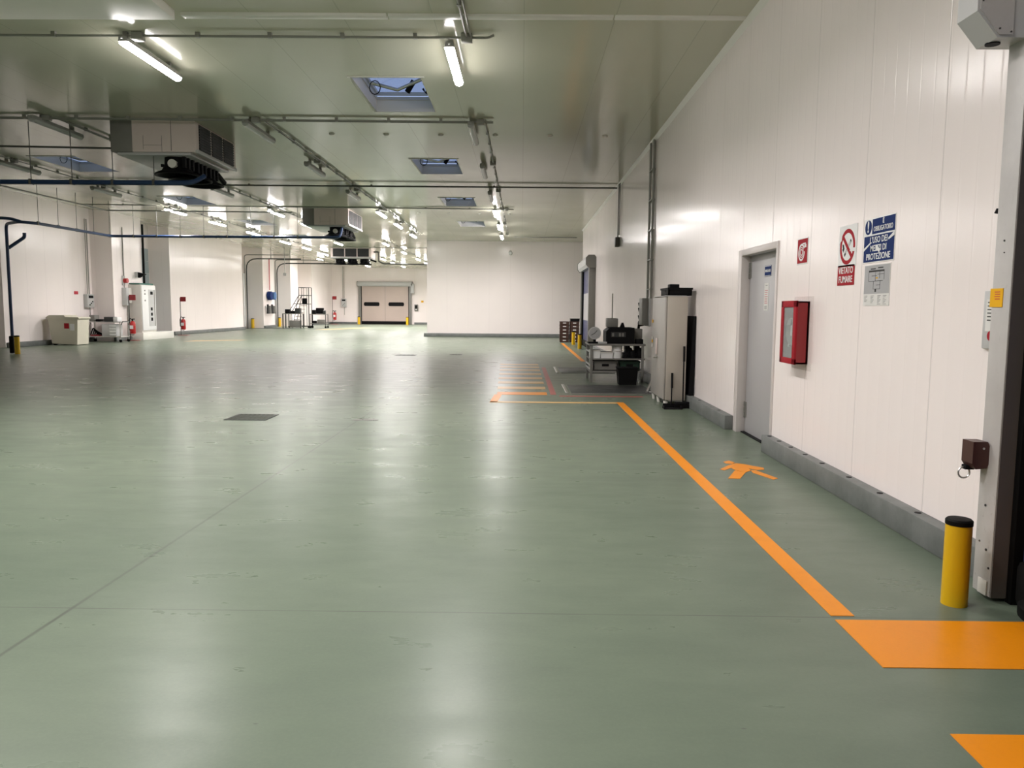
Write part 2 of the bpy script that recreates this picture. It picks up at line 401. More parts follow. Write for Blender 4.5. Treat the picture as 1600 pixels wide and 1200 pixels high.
for i in range(9):
    a = random.random()*6.28; r = .05+.05*random.random(); cx, cy = -2.05+random.uniform(-.16, .16), 10.16+random.uniform(-.07, .07)
    prism(bm, [(cx+r*math.cos(a+q*1.05)*(1 if q % 2 else .6), cy+.6*r*math.sin(a+q*1.05)) for q in range(6)], 0, .002+.0004*i, 'Z')
tag(obj('floor_patch', bm, 'midgrey', smooth=False), 'small dark chipped patch on the floor seam', 'floor patch')

# weighing plates set in the floor
def scale_plate(x0, x1, y0, y1, label):
    t = thing('weighing_plate', label, 'floor scale', (x0, y0, 0)); w, l = x1-x0, y1-y0
    obj('plate', box(BM(), .1, w, 0, l, 0, .008, .003), 'darksteel', t)
    obj('edge_strip', box(BM(), 0, .05, -.02, l+.02, 0, .02, .003), 'steel', t); obj('edge_strip', box(BM(), .1, w, -.05, -.02, 0, .014, .003), 'midgrey', t)
scale_plate(.80, 2.4, 13.55, 15.08, 'dark steel weighing plate in the floor before the workbench')
scale_plate(.83, 2.2, 17.95, 19.6, 'dark steel weighing plate behind the workbench')

# ------------------------------------------------------------------ near roll door at the right edge
t = thing('roll_door', 'white near roll door frame at the right edge behind the yellow bollard', 'roll door', (2.45, 3.92, 0))
bm = BM(); box(bm, -.005, .22, -.02, .13, .02, 2.84, .004); obj('post', bm, 'column', t); obj('post_shade', box(BM(), -.003, .08, -.03, -.0205, .02, 2.83), 'postshade', t)  # thin dark strip paints the shade on the near face of the post
bm = BM(); box(bm, .075, .22, -.07, -.02, 0, 2.83, .003); obj('guide', bm, 'rubber', t)
bm = BM(); box(bm, .1, .16, -3.4, -.1, .2, 2.83, .01); obj('curtain', bm, 'curtain', t)
bm = BM(); box(bm, .06, .2, -3.4, -.09, .0, .26, .05); obj('bottom_hem', bm, 'rubber', t)
bm = BM(); prism(bm, [(-.25, 3.3), (-.25, 2.955), (-.145, 2.83), (-.07, 2.83), (.22, 2.83), (.22, 3.3)], -.005, .17, 'Y'); hb = obj('end_housing', bm, 'lightgrey', t)
bm = BM(); prism(bm, [(-.237, 3.28), (-.237, 2.962), (-.139, 2.842), (-.075, 2.842), (-.075, 3.28)], -.011, -.005, 'Y'); obj('cover_plate', bm, 'column', hb)
bm = BM(); cyl(bm, (-.115, .085, 2.824), (-.115, .085, 2.832), .034, n=20); obj('shaft_hole', bm, 'black', hb)
bm = BM()
for zz, xx in ((3.0, -.228), (3.2, -.228), (2.87, -.14), (2.855, -.085)): cyl(bm, (xx, -.016, zz), (xx, -.009, zz), .004, n=8)
obj('screws', bm, 'ink', hb)
bm = BM(); box(bm, -.012, -.005, .0, .075, .02, .1, .002); obj('foot_plate', bm, 'offwhite', t)
bm = BM()
for yy, zz, r in ((.06, .49, .007), (.03, .26, .007), (.09, .29, .005), (.0, .17, .006), (.055, 1.86, .005), (.05, 1.80, .003)): cyl(bm, (-.009, yy, zz), (-.003, yy, zz), r, n=8)
obj('drill_holes', bm, 'ink', t)
tt = tag(obj('yellow_label', box(BM(), 2.4405, 2.4455, 3.955, 4.058, 1.525, 1.62), 'yellowlabel', smooth=False), 'small yellow sticker on the white roll door post', 'label')
bm = BM()
for k in range(4): box(bm, 2.4395, 2.4405, 3.975, 4.02-.004*(k % 2), 1.60-.012*k, 1.604-.012*k)
obj('print_lines', bm, 'redink', tt)
t = thing('locking_box', 'dark brown box with a steel ring on the roll door post', 'lock box', (2.435, 4.03, .68))
bm = BM(); prism(bm, [(-.075, .145), (0, .145), (.012, .12), (.012, .03), (0, .005), (-.055, 0), (-.075, .03)], -.05, .05, 'Y'); obj('body', bm, 'brown', t)
bm = BM(); tube(bm, [(-.075+.03*math.cos(a), .02, -.03+.03*math.sin(a)) for a in [2*PI*i/16 for i in range(17)]], .005, 6); obj('ring', bm, 'steel', t)
obj('hasp', box(BM(), -.08, -.03, .0, .04, -.012, .012, .004), 'black', t); bm = BM(); cyl(bm, (-.02, -.052, .11), (-.02, -.049, .11), .006, n=8); obj('rivet', bm, 'steel', t)
t = thing('document_holder', 'clear wall pocket with papers half hidden by the roll door post', 'document holder', (XW, 4.35, 1.44), R90)
obj('pocket', box(BM(), -.11, .13, -.022, 0, -.15, .18, .008), 'lightgrey', t); obj('sheet', box(BM(), -.075, .1, -.026, -.022, -.05, .13), 'paper', t)
bm = BM()
for k in range(6): box(bm, -.06, .05, -.0275, -.026, .11-.02*k, .116-.02*k)
obj('print_lines', bm, 'ink', t); bm = BM(); cyl(bm, (-.02, -.0285, -.075), (-.02, -.024, -.075), .028, n=20); obj('red_mark', bm, 'brightred', t)
t = thing('rubber_base', 'black round rubber base on the floor beside the roll door post', 'base', (2.72, 3.62, 0))
bm = BM(); lathe(bm, [(.0, 0), (.26, 0), (.26, .05), (.22, .1), (.1, .13), (0, .13)], n=32); obj('foot', bm, 'rubber', t)

# bollards
def bollard(x, y, label, r=.062, h=.45, group='yellow bollards'):
    t = thing('bollard', label, 'bollard', (x, y, 0), 0, group)
    bm = BM(); lathe(bm, [(0, 0), (r, 0), (r, h-.025), (0, h-.025)], n=28); obj('tube', bm, 'yellow', t)
    bm = BM(); lathe(bm, [(0, h-.03), (r+.002, h-.03), (r+.002, h-.008), (r-.006, h), (0, h+.004)], n=28); obj('cap', bm, 'rubber', t)
    return t
b0 = bollard(2.243, 3.86, 'yellow bollard with black cap at the front right corner')
for x, y, l in ((2.2, 29.0, 'yellow bollard at the near side of the blue roll door'), (2.18, 32.2, 'yellow bollard at the far side of the blue roll door'),
                (-15.35, 23.2, 'yellow bollard at the foot of the blue downpipe'), (-18.5, 52.8, 'yellow bollard before the first distant dock pier'), (-18.3, 58.0, 'yellow bollard before the second distant dock pier'),
                (-14.3, 67.6, 'yellow bollard left of the beige door'), (-9.95, 67.0, 'yellow bollard right of the beige door')):
    o = dup(b0, (x, y, 0), 0, l)
    if y > 40: o.scale = (1.8, 1.8, 1.5)
    elif y > 20: o.scale = (1.2, 1.2, 1.25)

# ------------------------------------------------------------------ grey door in the right wall
t = thing('door_1', 'grey door', 'door'); del t['label'], t['category']; t['kind'] = 'structure'; t.location = (XW, (DY0+DY1)/2, 0); t.rotation_euler = (0, 0, R90)
w = (DY1-DY0)/2
bm = BM(); box(bm, -w-.1, -w+.03, -.012, .1, 0, DZ+.02, .003); box(bm, w-.03, w+.03, -.012, .1, 0, DZ+.02, .003); box(bm, -w+.03, w-.03, -.012, .1, DZ-.05, DZ+.02, .003); obj('frame', bm, 'framewhite', t)
lf = obj('leaf', box(BM(), -w+.03, w-.03, .095, .14, .012, DZ-.05, .003), 'doorgrey', t)
obj('threshold', box(BM(), -w+.03, w-.03, .05, .15, -.003, .012), 'black', t)
for z in (.19, 1.88):
    bm = BM()
    for k in range(3): cyl(bm, (-w+.045, .086, z+k*.065), (-w+.045, .086, z+.058+k*.065), .014, n=10)
    box(bm, -w+.045, -w+.10, .09, .096, z, z+.19, .002); obj('hinge', bm, 'midgrey', t)
bm = BM(); box(bm, w-.115, w-.06, .075, .095, 1.0, 1.045, .006); obj('handle', bm, 'black', t)
s = tag(obj('door_sign', box(BM(), -.11, .11, -.004, 0, -.06, .06), 'blue', None, (XW+.095, 8.74, 1.94), R90, smooth=False), 'small blue door sign with white lettering on the grey door', 'sign')
lettering('lettering', 'IMBALLAGGI', .042, 'white', s, 0, -.005, 0, sx=.8, bold=.0004)
bm = BM(); box(bm, -.105, .105, -.005, -.004, .05, .056); box(bm, -.105, .105, -.005, -.004, -.056, -.05); obj('border', bm, 'white', s)
s = tag(obj('paper_notice', box(BM(), -.075, .075, -.003, 0, -.155, .155), 'paper', None, (XW+.095, 8.77, 1.65), R90, smooth=False), 'white paper notice under the blue sign on the grey door', 'notice')
bm = BM()
for k in range(7): box(bm, -.05, .055-.01*(k % 3), -.004, -.003, .07-.024*k, .076-.024*k)
obj('red_lines', bm, 'redink', s)
bm = BM()
for k in range(4): box(bm, -.045, .045-.012*(k % 2), -.004, -.003, -.105-.01*k, -.102-.01*k)
obj('print_lines', bm, 'ink', s); obj('heading', box(BM(), -.03, .04, -.004, -.003, .125, .131), 'ink', s)

# fire hose cabinet
t = thing('fire_hose_cabinet', 'red fire hose cabinet with glass front on the right wall', 'fire hose cabinet', (XW, 7.38, 1.0), R90)
obj('backing_sheet', box(BM(), -.2, .29, -.004, 0, -.06, .63), 'clearframe', t)
bm = BM(); box(bm, -.19, .2, -.02, -.002, 0, .585); box(bm, -.19, -.175, -.11, 0, 0, .585); box(bm, .185, .2, -.11, 0, 0, .585); box(bm, -.19, .2, -.11, 0, 0, .015); box(bm, -.19, .2, -.11, 0, .57, .585); obj('case', bm, 'red', t)
bm = BM(); box(bm, -.2, -.135, -.13, -.11, -.005, .59, .003); box(bm, .135, .205, -.13, -.11, -.005, .59, .003); box(bm, -.2, .205, -.13, -.11, -.005, .05, .003); box(bm, -.2, .205, -.13, -.11, .53, .59, .003); dr = obj('door', bm, 'brightred', t)
obj('pane', box(BM(), -.135, .135, -.122, -.118, .05, .53), 'pane', dr); obj('latch', box(BM(), -.215, -.2, -.125, -.112, .26, .31, .003), 'steel', dr)
bm = BM(); cyl(bm, (.0, -.1, .30), (.0, -.02, .30), .13, n=24); obj('hose_reel', bm, 'midgrey', t)
bm = BM(); cyl(bm, (.02, -.085, .26), (.02, -.085, .36), .02); obj('nozzle', bm, 'white', t); bm = BM(); cyl(bm, (.02, -.085, .36), (.02, -.085, .42), .028, .018); obj('valve', bm, 'black', t)
bm = BM(); tube(bm, [(.07*math.cos(a)-.0, -.09, .15+.06*math.sin(a)) for a in [PI*i/10 for i in range(11)]], .008, 6); obj('hose_end', bm, 'white', t)

# signs on the right wall
def sign(name, w, h, y, z, mat, label, d=.004):
    return tag(obj(name, box(BM(), -w/2, w/2, -d, 0, -h/2, h/2), mat, None, (XW, y, z), R90, smooth=False), label, 'sign')
def ringmesh(r0, r1, y, c=(0, 0), a0=0, a1=2*PI, n=40, th=.001):
    bm = BM(); P = []
    for i in range(n+1):
        a = a0+(a1-a0)*i/n; P.append([(c[0]+r*math.cos(a), c[1]+r*math.sin(a)) for r in (r0, r1)])
    V = [[bm.verts.new((q[0], y, q[1])) for q in p] for p in P]
    for a, b in zip(V, V[1:]): bm.faces.new((a[0], a[1], b[1], b[0]))
    r = bmesh.ops.extrude_face_region(bm, geom=bm.faces[:]); bmesh.ops.translate(bm, verts=[e for e in r['geom'] if isinstance(e, bmesh.types.BMVert)], vec=(0, -th, 0))
    return bm
s = sign('fire_hose_sign', .275, .245, 7.425, 2.062, 'white', 'square red fire hose sign above the hose cabinet')
obj('red_field', box(BM(), -.128, .128, -.0055, -.004, -.113, .113), 'brightred', s)
bm = ringmesh(.062, .082, -.0055, (-.02, -.012), .5, 2*PI+.1)
for r0 in (.042, .022): add(bm, ringmesh(r0, r0+.009, -.0055, (-.02, -.012)))
box(bm, .0, .085, -.0065, -.0055, .062, .074); box(bm, .05, .1, -.0065, -.0055, .03, .06); obj('hose_symbol', bm, 'white', s)
s = sign('no_smoking_sign', .345, .335, 6.408, 2.03, 'white', 'white no smoking pictogram sign with red ring on the right wall')
bm = ringmesh(.112, .145, -.004, (0, -.008))
prism(bm, [(-.095, .06), (-.072, .083), (.095, -.076), (.072, -.099)], -.0058, -.004, 'Y'); obj('prohibition_ring', bm, 'brightred', s)
bm = BM(); prism(bm, [(-.06, -.07), (-.045, -.088), (.075, .035), (.06, .052)], -.0048, -.004, 'Y')
for k in range(3): tube(bm, [(-.07-.012*k, -.0045, -.05+.01*k), (-.06-.01*k, -.0045, -.02), (-.075-.008*k, -.0045, .015)], .003, 5)
obj('cigarette_symbol', bm, 'ink', s); bm = BM(); prism(bm, [(-.03, -.055), (-.022, -.064), (.06, .028), (.053, .037)], -.0056, -.0045, 'Y'); obj('cigarette_paper', bm, 'white', s)
for q in ([(-.17, .06), (-.11, .085), (-.115, .05), (-.17, .02)], [(.05, -.045), (.17, -.055), (.165, -.025), (.09, -.02)]): bm = BM(); prism(bm, q, -.0066, -.004, 'Y'); obj('torn_patch', bm, 'white', s)
s = sign('no_smoking_text_sign', .325, .165, 6.418, 1.792, 'brightred', 'red VIETATO FUMARE text sign below the no smoking pictogram')
lettering('lettering', 'VIETATO', .076, 'white', s, 0, -.005, .037, sx=.92, bold=.001); lettering('lettering', 'FUMARE', .076, 'white', s, 0, -.005, -.037, sx=.95, bold=.001)
s = sign('obligation_sign', .5, .335, 5.853, 2.033, 'white', 'blue and white obligation sign about protective equipment, highest at right')
obj('blue_field', box(BM(), -.115, .243, -.0055, -.004, .048, .16), 'blue', s); obj('blue_field', box(BM(), -.243, .243, -.0055, -.004, -.16, .036), 'blue', s)
bm = BM(); lathe(bm, [(0, -.0056), (.055, -.0056), (.055, -.004), (0, -.004)], (-.182, 0, .104), 32, 'Y'); obj('warning_disc', bm, 'blue', s)
lettering('lettering', '!', .115, 'white', s, -.182, -.0062, .104, bold=.004)
lettering('lettering', '\u00c8', .05, 'white', s, .065, -.0062, .132, bold=.001); lettering('lettering', 'OBBLIGATORIO', .052, 'white', s, .064, -.0062, .082, sx=.82, bold=.0004)
for k, tx in enumerate(("L'USO DEI", 'MEZZI DI', 'PROTEZIONE')): lettering('lettering', tx, .066, 'white', s, 0, -.0062, .0-.062*k, sx=.98, bold=.0007)
for q in ([(-.243, -.075), (-.243, -.055), (-.13, -.012), (-.128, -.024)], [(.155, .0), (.243, .04), (.243, .012), (.16, -.014)], [(-.045, -.045), (-.01, -.04), (.0, -.06), (.035, -.068), (.02, -.1), (-.01, -.075), (-.04, -.08)]): bm = BM(); prism(bm, q, -.0075, -.0055, 'Y'); obj('torn_patch', bm, 'white', s)
s = sign('evacuation_plan', .42, .31, 5.855, 1.695, 'paper', 'grey evacuation floor plan sheet under the blue obligation sign')
obj('plan_field', box(BM(), -.205, .205, -.005, -.004, -.065, .15), 'mapgrey', s)
bm = BM()
def ln(x0, z0, x1, z1, q=.0015):
    box(bm, min(x0, x1)-q, max(x0, x1)+q, -.006, -.005, min(z0, z1)-q, max(z0, z1)+q)
for x0, z0, x1, z1 in ((-.13, .1, .12, .11), (-.13, .1, -.13, .03), (-.13, .03, .1, .03), (.12, .11, .12, .04), (-.02, .1, -.02, .03), (.05, .1, .05, .05), (-.08, .07, .0, .07), (-.05, .03, -.05, -.03), (.06, .03, .06, -.03), (-.05, -.03, .06, -.03), (0, .0, .06, 0), (-.02, -.03, 0, -.05), (.02, .08, .12, .08), (-.1, .12, -.02, .125), (.02, .125, .1, .13)): ln(x0, z0, x1, z1)
obj('plan_lines', bm, 'ink', s)
for c0, cn in ((-.19, 5), (-.08, 6), (.03, 7), (.12, 7)):
    bm = BM()
    for k in range(cn): ln(c0, -.08-.0105*k, c0+.05-.012*(k % 3), -.08-.0105*k, .001)
    obj('legend_column', bm, 'ink', s)
obj('plan_highlight', box(BM(), -.01, .02, -.0062, -.005, .048, .058), 'yellowlabel', s)
# small dark sensor stub on the wall beside the blue sign
bm = BM(); tube(bm, [(XW, 4.37, 2.06), (XW-.035, 4.37, 2.063), (XW-.04, 4.37, 2.045)], .01, 8); tag(obj('wall_hook', bm, 'black'), 'small black hook on the right wall near the roll door post', 'hook')

# ------------------------------------------------------------------ far blue roll door
def roll_door(loc, rz, w, h, lab, curtain, cw, near=False, hx=.36):
    t = thing('roll_door', lab, 'roll door', loc, rz)
    for s_ in (-1, 1):
        bm = box(BM(), s_*(w/2+.0) - .11, s_*(w/2)+.11, -.25, 0, 0, h, .01); obj('post', bm, 'midgrey', t)
        bm = box(BM(), s_*(w/2-.13)-.03, s_*(w/2-.13)+.03, -.2, -.05, .02, h, .005); obj('guide', bm, 'rubber', t)
    e = w/2+.2
    bm = BM(); prism(bm, [(-.05, h-.02), (-hx+.08, h-.02), (-hx, h+.08), (-hx, h+.3), (-hx+.09, h+.4), (-.08, h+.4), (0, h+.32), (0, h-.02)], -e, e, 'X'); obj('housing', bm, 'lightgrey', t)
    for s_ in (-1, 1):
        bm = BM(); prism(bm, [(-.05, h-.04), (-hx+.07, h-.04), (-hx-.02, h+.07), (-hx-.02, h+.31), (-hx+.08, h+.42), (-.07, h+.42), (0, h+.33), (0, h-.04)], s_*e-.02, s_*e+.02, 'X'); obj('end_cap', bm, 'midgrey', t)
    cu = obj('curtain', box(BM(), -w/2+.12, w/2-.12, -.13, -.11, .25, h), curtain, t); obj('bottom_hem', box(BM(), -w/2+.12, w/2-.12, -.16, -.08, 0, .26, .03), 'rubber', t)
    return t, cu
t, cu = roll_door((XW, 30.0, 0), R90, 3.75, 3.02, 'distant roll door with dark blue curtain on the right wall', 'curtain', .1)
obj('window_strip', box(BM(), -1.6, 1.6, -.135, -.105, 1.05, 2.1), M['doorgrey'], cu)
# distant beige door in the back wall
t, cu = roll_door((-12.2, 69, 0), 0, 4.5, 3.38, 'wide beige door with two dark windows in the distant back wall', 'beigedoor', .1)
for x in (-1.2, 1.0): 
    bm = BM(); prism(bm, [(x+sx*(.6+.1*math.cos(a)), 1.78+.17*math.sin(a)) for sx, a in [(1, PI/2-q*PI/8) for q in range(9)]]+[(x-.6-.1*math.cos(PI/2-q*PI/8), 1.78-.17*math.sin(PI/2-q*PI/8)) for q in range(9)], -.15, -.1, 'Y'); obj('window_pane', bm, 'black', cu)
obj('centre_seam', box(BM(), -.012, .012, -.136, -.1, .26, 3.38), 'midgrey', cu)
obj('motor_box', box(BM(), 2.32, 2.62, -.36, 0, 2.75, 3.6, .02), 'lightgrey', t)
t = thing('control_box', 'dark control box right of the distant beige door', 'control box', (-9.42, 69, 1.3)); obj('case', box(BM(), -.16, .16, -.18, 0, -.08, .48, .015), 'midgrey', t); obj('screen', box(BM(), -.1, .1, -.19, -.18, .1, .4), 'black', t); obj('label', box(BM(), -.06, .06, -.195, -.18, .0, .07), 'white', t)
bm = box(BM(), -8.98, -8.78, 68.95, 69, 1.95, 2.12); tag(obj('wall_button', bm, 'yellowlabel'), 'tiny orange call button right of the distant beige door', 'button')

# ------------------------------------------------------------------ lamps and conduits on the ceiling
def make_lamp(lit):
    t = thing('ceiling_lamp', 'x', 'lamp', (0, 0, 0), 0, 'tube lamps under the ceiling')
    bm = BM(); prism(bm, [(-.06, -.035), (-.05, .03), (.05, .03), (.06, -.035)], 0, 1.58, 'Y'); obj('housing', bm, 'housing', t)
    bm = BM(); prism(bm, [(-.062, -.035)]+[(-.058*math.cos(PI*i/8), -.04-.045*math.sin(PI*i/8)) for i in range(9)]+[(.062, -.035)], .02, 1.56, 'Y'); obj('diffuser', bm, 'lit' if lit else 'offlens', t)
    if lit:                                                         # reflector lamp: most light goes down
        ld = bpy.data.lights.new('tube_light', 'AREA'); ld.shape = 'RECTANGLE'; ld.size = .1; ld.size_y = 1.5; ld.energy = WATT; ld.spread = math.radians(150); ld.color = (1.0, .945, .93)
        lo = bpy.data.objects.new('tube_light', ld); C.objects.link(lo); lo.parent = t; lo.location = (0, .79, -.092)
    if not lit:
        bm = BM()
        for x in (-.025, .025): cyl(bm, (x, .06, -.06), (x, 1.52, -.06), .013, n=8)
        obj('tubes', bm, 'offwhite', t)
    for y in (.3, 1.25): obj('bracket', box(BM(), -.03, .03, y, y+.05, .03, .1), 'housing', t)
    bm = BM(); cyl(bm, (0, -.045, 0), (0, 0, 0), .014, n=8); obj('cable_gland', bm, 'housing', t)
    return t
lamp_on, lamp_off = make_lamp(True), make_lamp(False); used = set()
ORD = ['nearest', 'second', 'third', 'fourth', 'fifth', 'sixth', 'seventh', 'eighth', 'ninth']
def lamp(x, y, lit, label):
    src = lamp_on if lit else lamp_off; z = zc(x)-.1
    if lit not in used:
        used.add(lit); src.location = (x, y, z); src['label'] = label; return src
    r = dup(src, (x, y, z), 0, label)
    if lit and y > 26:                                  # far lamps raised to brighten the distant walls
        d = [c for c in r.children if c.name.startswith('diffuser')][0]; d.data = d.data.copy(); d.data.materials[0] = M['lit_boost']
        l = [c for c in r.children if c.type == 'LIGHT'][0]; l.data = l.data.copy(); l.data.energy = WATT*(2.4 if y > 45 else .95 if x < -11 else 1.1); l.data.spread = math.radians(158)
    return r
rows1 = [10.12, 14.3, 18.35, 22.55, 26.6, 31.1, 35.6]
for i, y in enumerate(rows1): lamp(-.95, y, i in (0, 4, 5, 6), '%s %s tube lamp of the row nearest the right wall' % (ORD[i], 'lit' if i in (0, 4, 5, 6) else 'unlit'))
for i, y in enumerate([10.0, 14.3, 18.3, 22.6, 27.2, 31.0, 35.3]): lamp(-5.06, y, i in (0, 4, 5, 6), '%s %s tube lamp of the row passing right of the ceiling coolers' % (ORD[i], 'lit' if i in (0, 4, 5, 6) else 'unlit'))
for i, y in enumerate([14.1, 18.2, 22.2, 27.2, 31.2]): lamp(-8.85, y, i > 2, '%s %s tube lamp of the row passing left of the ceiling coolers' % (ORD[i], 'lit' if i > 2 else 'unlit'))
for i, y in enumerate([18.4, 22.4, 27.0, 30.8, 35.0, 39.8, 43.8]): lamp(-12.4, y, i > 1, '%s %s tube lamp of the leftmost row by the left skylights' % (ORD[i], 'lit' if i > 1 else 'unlit'))
for i, y in enumerate([40.3, 46.6, 53.1, 57.5]): lamp(-7.22, y, True, '%s lit tube lamp of the distant row left of the middle wall' % ORD[i])
for i, y in enumerate([40.2, 53.4, 57.5, 62.5]): lamp(-9.7, y, True, '%s lit tube lamp of the distant row above the back wall cooler' % ORD[i])  # last lamp added to brighten the back wall
for i, y in enumerate([48.6, 55.0, 62.5]): lamp(-12.6, y, True, '%s added lit tube lamp of the distant row behind the back wall cooler' % ORD[i])  # hidden row added to light the back wall
for i, y in enumerate([57.5]): lamp(-15.2, y, True, '%s added lit tube lamp of the distant row beside the dock piers' % ORD[i])  # extra lamp added for a brighter back wall and piers
for i, (x, y) in enumerate([(-.95, 5.9), (-5.06, 5.9), (-9.0, 5.9), (-.95, 1.7), (-5.06, 1.7), (-5.06, -2.5), (-9.0, 1.7)]): lamp(x, y, True, 'added lit tube lamp outside the frame near the camera, %s of seven' % ORD[i])  # unseen lamps added to lift the brightness of the near right wall

def conduit(name, pts, r, mat, label, boxes=(), twin=0, clips=.9):
    bm = BM(); tube(bm, pts, r, 8, .08)
    if twin:
        tube(bm, [(p[0]+(twin if abs(pts[-1][0]-pts[0][0]) < abs(pts[-1][1]-pts[0][1]) else 0), p[1]+(twin if abs(pts[-1][0]-pts[0][0]) >= abs(pts[-1][1]-pts[0][1]) else 0), p[2]) for p in pts], r*.8, 8)
    a, b = Vector(pts[0]), Vector(pts[1]); n = int((b-a).length/clips)
    for k in range(1, n):
        p = a.lerp(b, k/n); box(bm, p.x-.025, p.x+.025, p.y-.025, p.y+.025, p.z-.018, p.z+.045)
    o = tag(obj(name, bm, mat), label, 'conduit', 'cable conduits')
    for x, y in boxes: obj('junction_box', box(BM(), x-.07, x+.07, y-.06, y+.06, zc(x)-.1, zc(x)-.005, .01), 'conduit', o)
    return o
def Z(x, d=.045): return zc(x)-d
conduit('ceiling_conduit', [(-11.5, 10.1, Z(-11.5)), (-.45, 10.05, Z(-.45)), (-.38, 10.0, Z(-.4, .03))], .016, 'conduit', 'nearest cross conduit feeding the two lit front lamps', [(-.72, 10.05), (-4.9, 10.08)])
conduit('ceiling_conduit', [(-.8, 3, Z(-.8)), (-.72, 9.98, Z(-.72))], .016, 'conduit', 'conduit running towards the camera above the front right lamp', twin=.05)
conduit('ceiling_conduit', [(-13, 14.4, Z(-13)), (-.55, 14.45, Z(-.5))], .016, 'conduit', 'second cross conduit above the big ceiling cooler', [(-.78, 14.45), (-4.9, 14.42), (-8.75, 14.4)], twin=.07)
conduit('ceiling_pipe', [(-18, 21.95, Z(-9, .06)), (XW-.03, 21.9, Z(XW, .06))], .022, 'darkconduit', 'dark round pipe crossing the ceiling to the right wall', clips=3)
conduit('ceiling_conduit', [(-15.5, 27.25, Z(-15.5, .2)), (-.3, 26.9, Z(-.3))], .02, 'conduit', 'distant cross conduit in front of the second ceiling cooler', [(-.55, 26.9), (-4.9, 27.0), (-8.8, 27.1)], clips=1.4)
conduit('hanging_conduit', [(-14.5, 19, 4.79), (-14.5, 27.05, 4.79), (-8.0, 27.05, 4.76)], .022, 'conduit', 'conduit hanging beside the blue pipe rods and turning along the left', clips=50)
conduit('ceiling_conduit', [(-.7, 14.5, Z(-.7)), (-.66, 36.4, Z(-.7))], .014, 'conduit', 'lengthwise conduit of the lamp row nearest the right wall', [(-.7, y+.1) for y in rows1[2:]])
conduit('ceiling_conduit', [(-4.78, 14.5, Z(-4.8)), (-4.78, 36, Z(-4.8))], .014, 'conduit', 'lengthwise conduit beside the lamps right of the coolers', [(-4.82, y) for y in (18.4, 22.7, 27.3, 31.1)], twin=.05)
conduit('ceiling_conduit', [(-8.6, 14.5, Z(-8.6)), (-8.6, 32, Z(-8.6))], .014, 'conduit', 'lengthwise conduit beside the lamps left of the coolers', [(-8.65, y) for y in (18.3, 22.3)], twin=.05)
conduit('ceiling_conduit', [(-12.15, 14.0, Z(-12.15)), (-12.15, 44, Z(-12.15))], .014, 'conduit', 'lengthwise conduit of the leftmost lamp row', [(-12.2, y+.3) for y in (18.4, 22.4, 27, 30.8, 35)])
conduit('ceiling_conduit', [(-12, 44.6, Z(-9)), (-4.95, 44.6, Z(-5))], .02, 'conduit', 'distant cross conduit left of the middle wall', clips=3)
conduit('ceiling_conduit', [(-7.0, 40.2, Z(-7)), (-7.0, 60, Z(-7))], .016, 'conduit', 'distant lengthwise conduit left of the middle wall', clips=3)
conduit('ceiling_pipe', [(-8.0, 15.6, Z(-8, .35)), (-14, 15.6, Z(-14, .38))], .02, 'darkconduit', 'dark pipe running left from the big ceiling cooler', clips=3)
conduit('ceiling_conduit', [(-.4, 37.2, Z(0)), (2.6, 37.2, Z(2.6))], .022, 'conduit', 'conduit under the ceiling just before the middle wall', clips=3)
# suspension anchors
k = 0
for y, xs in ((15.7, [-3.82+1.09*i for i in range(6)]), (28.5, [-3.78+1.1*i for i in range(4)])):
    for i, x in enumerate(xs):
        bm = BM(); lathe(bm, [(0, -.03), (.035, -.03), (.055, -.008), (.055, 0), (0, 0)], n=14)
        tag(obj('ceiling_anchor', bm, 'offwhite', None, (x, y, zc(x))), 'round ceiling anchor %s from the left in the %s anchor line' % (['first', 'second', 'third', 'fourth', 'fifth', 'sixth'][i], 'nearer' if y < 20 else 'further'), 'ceiling anchor', 'ceiling anchors')

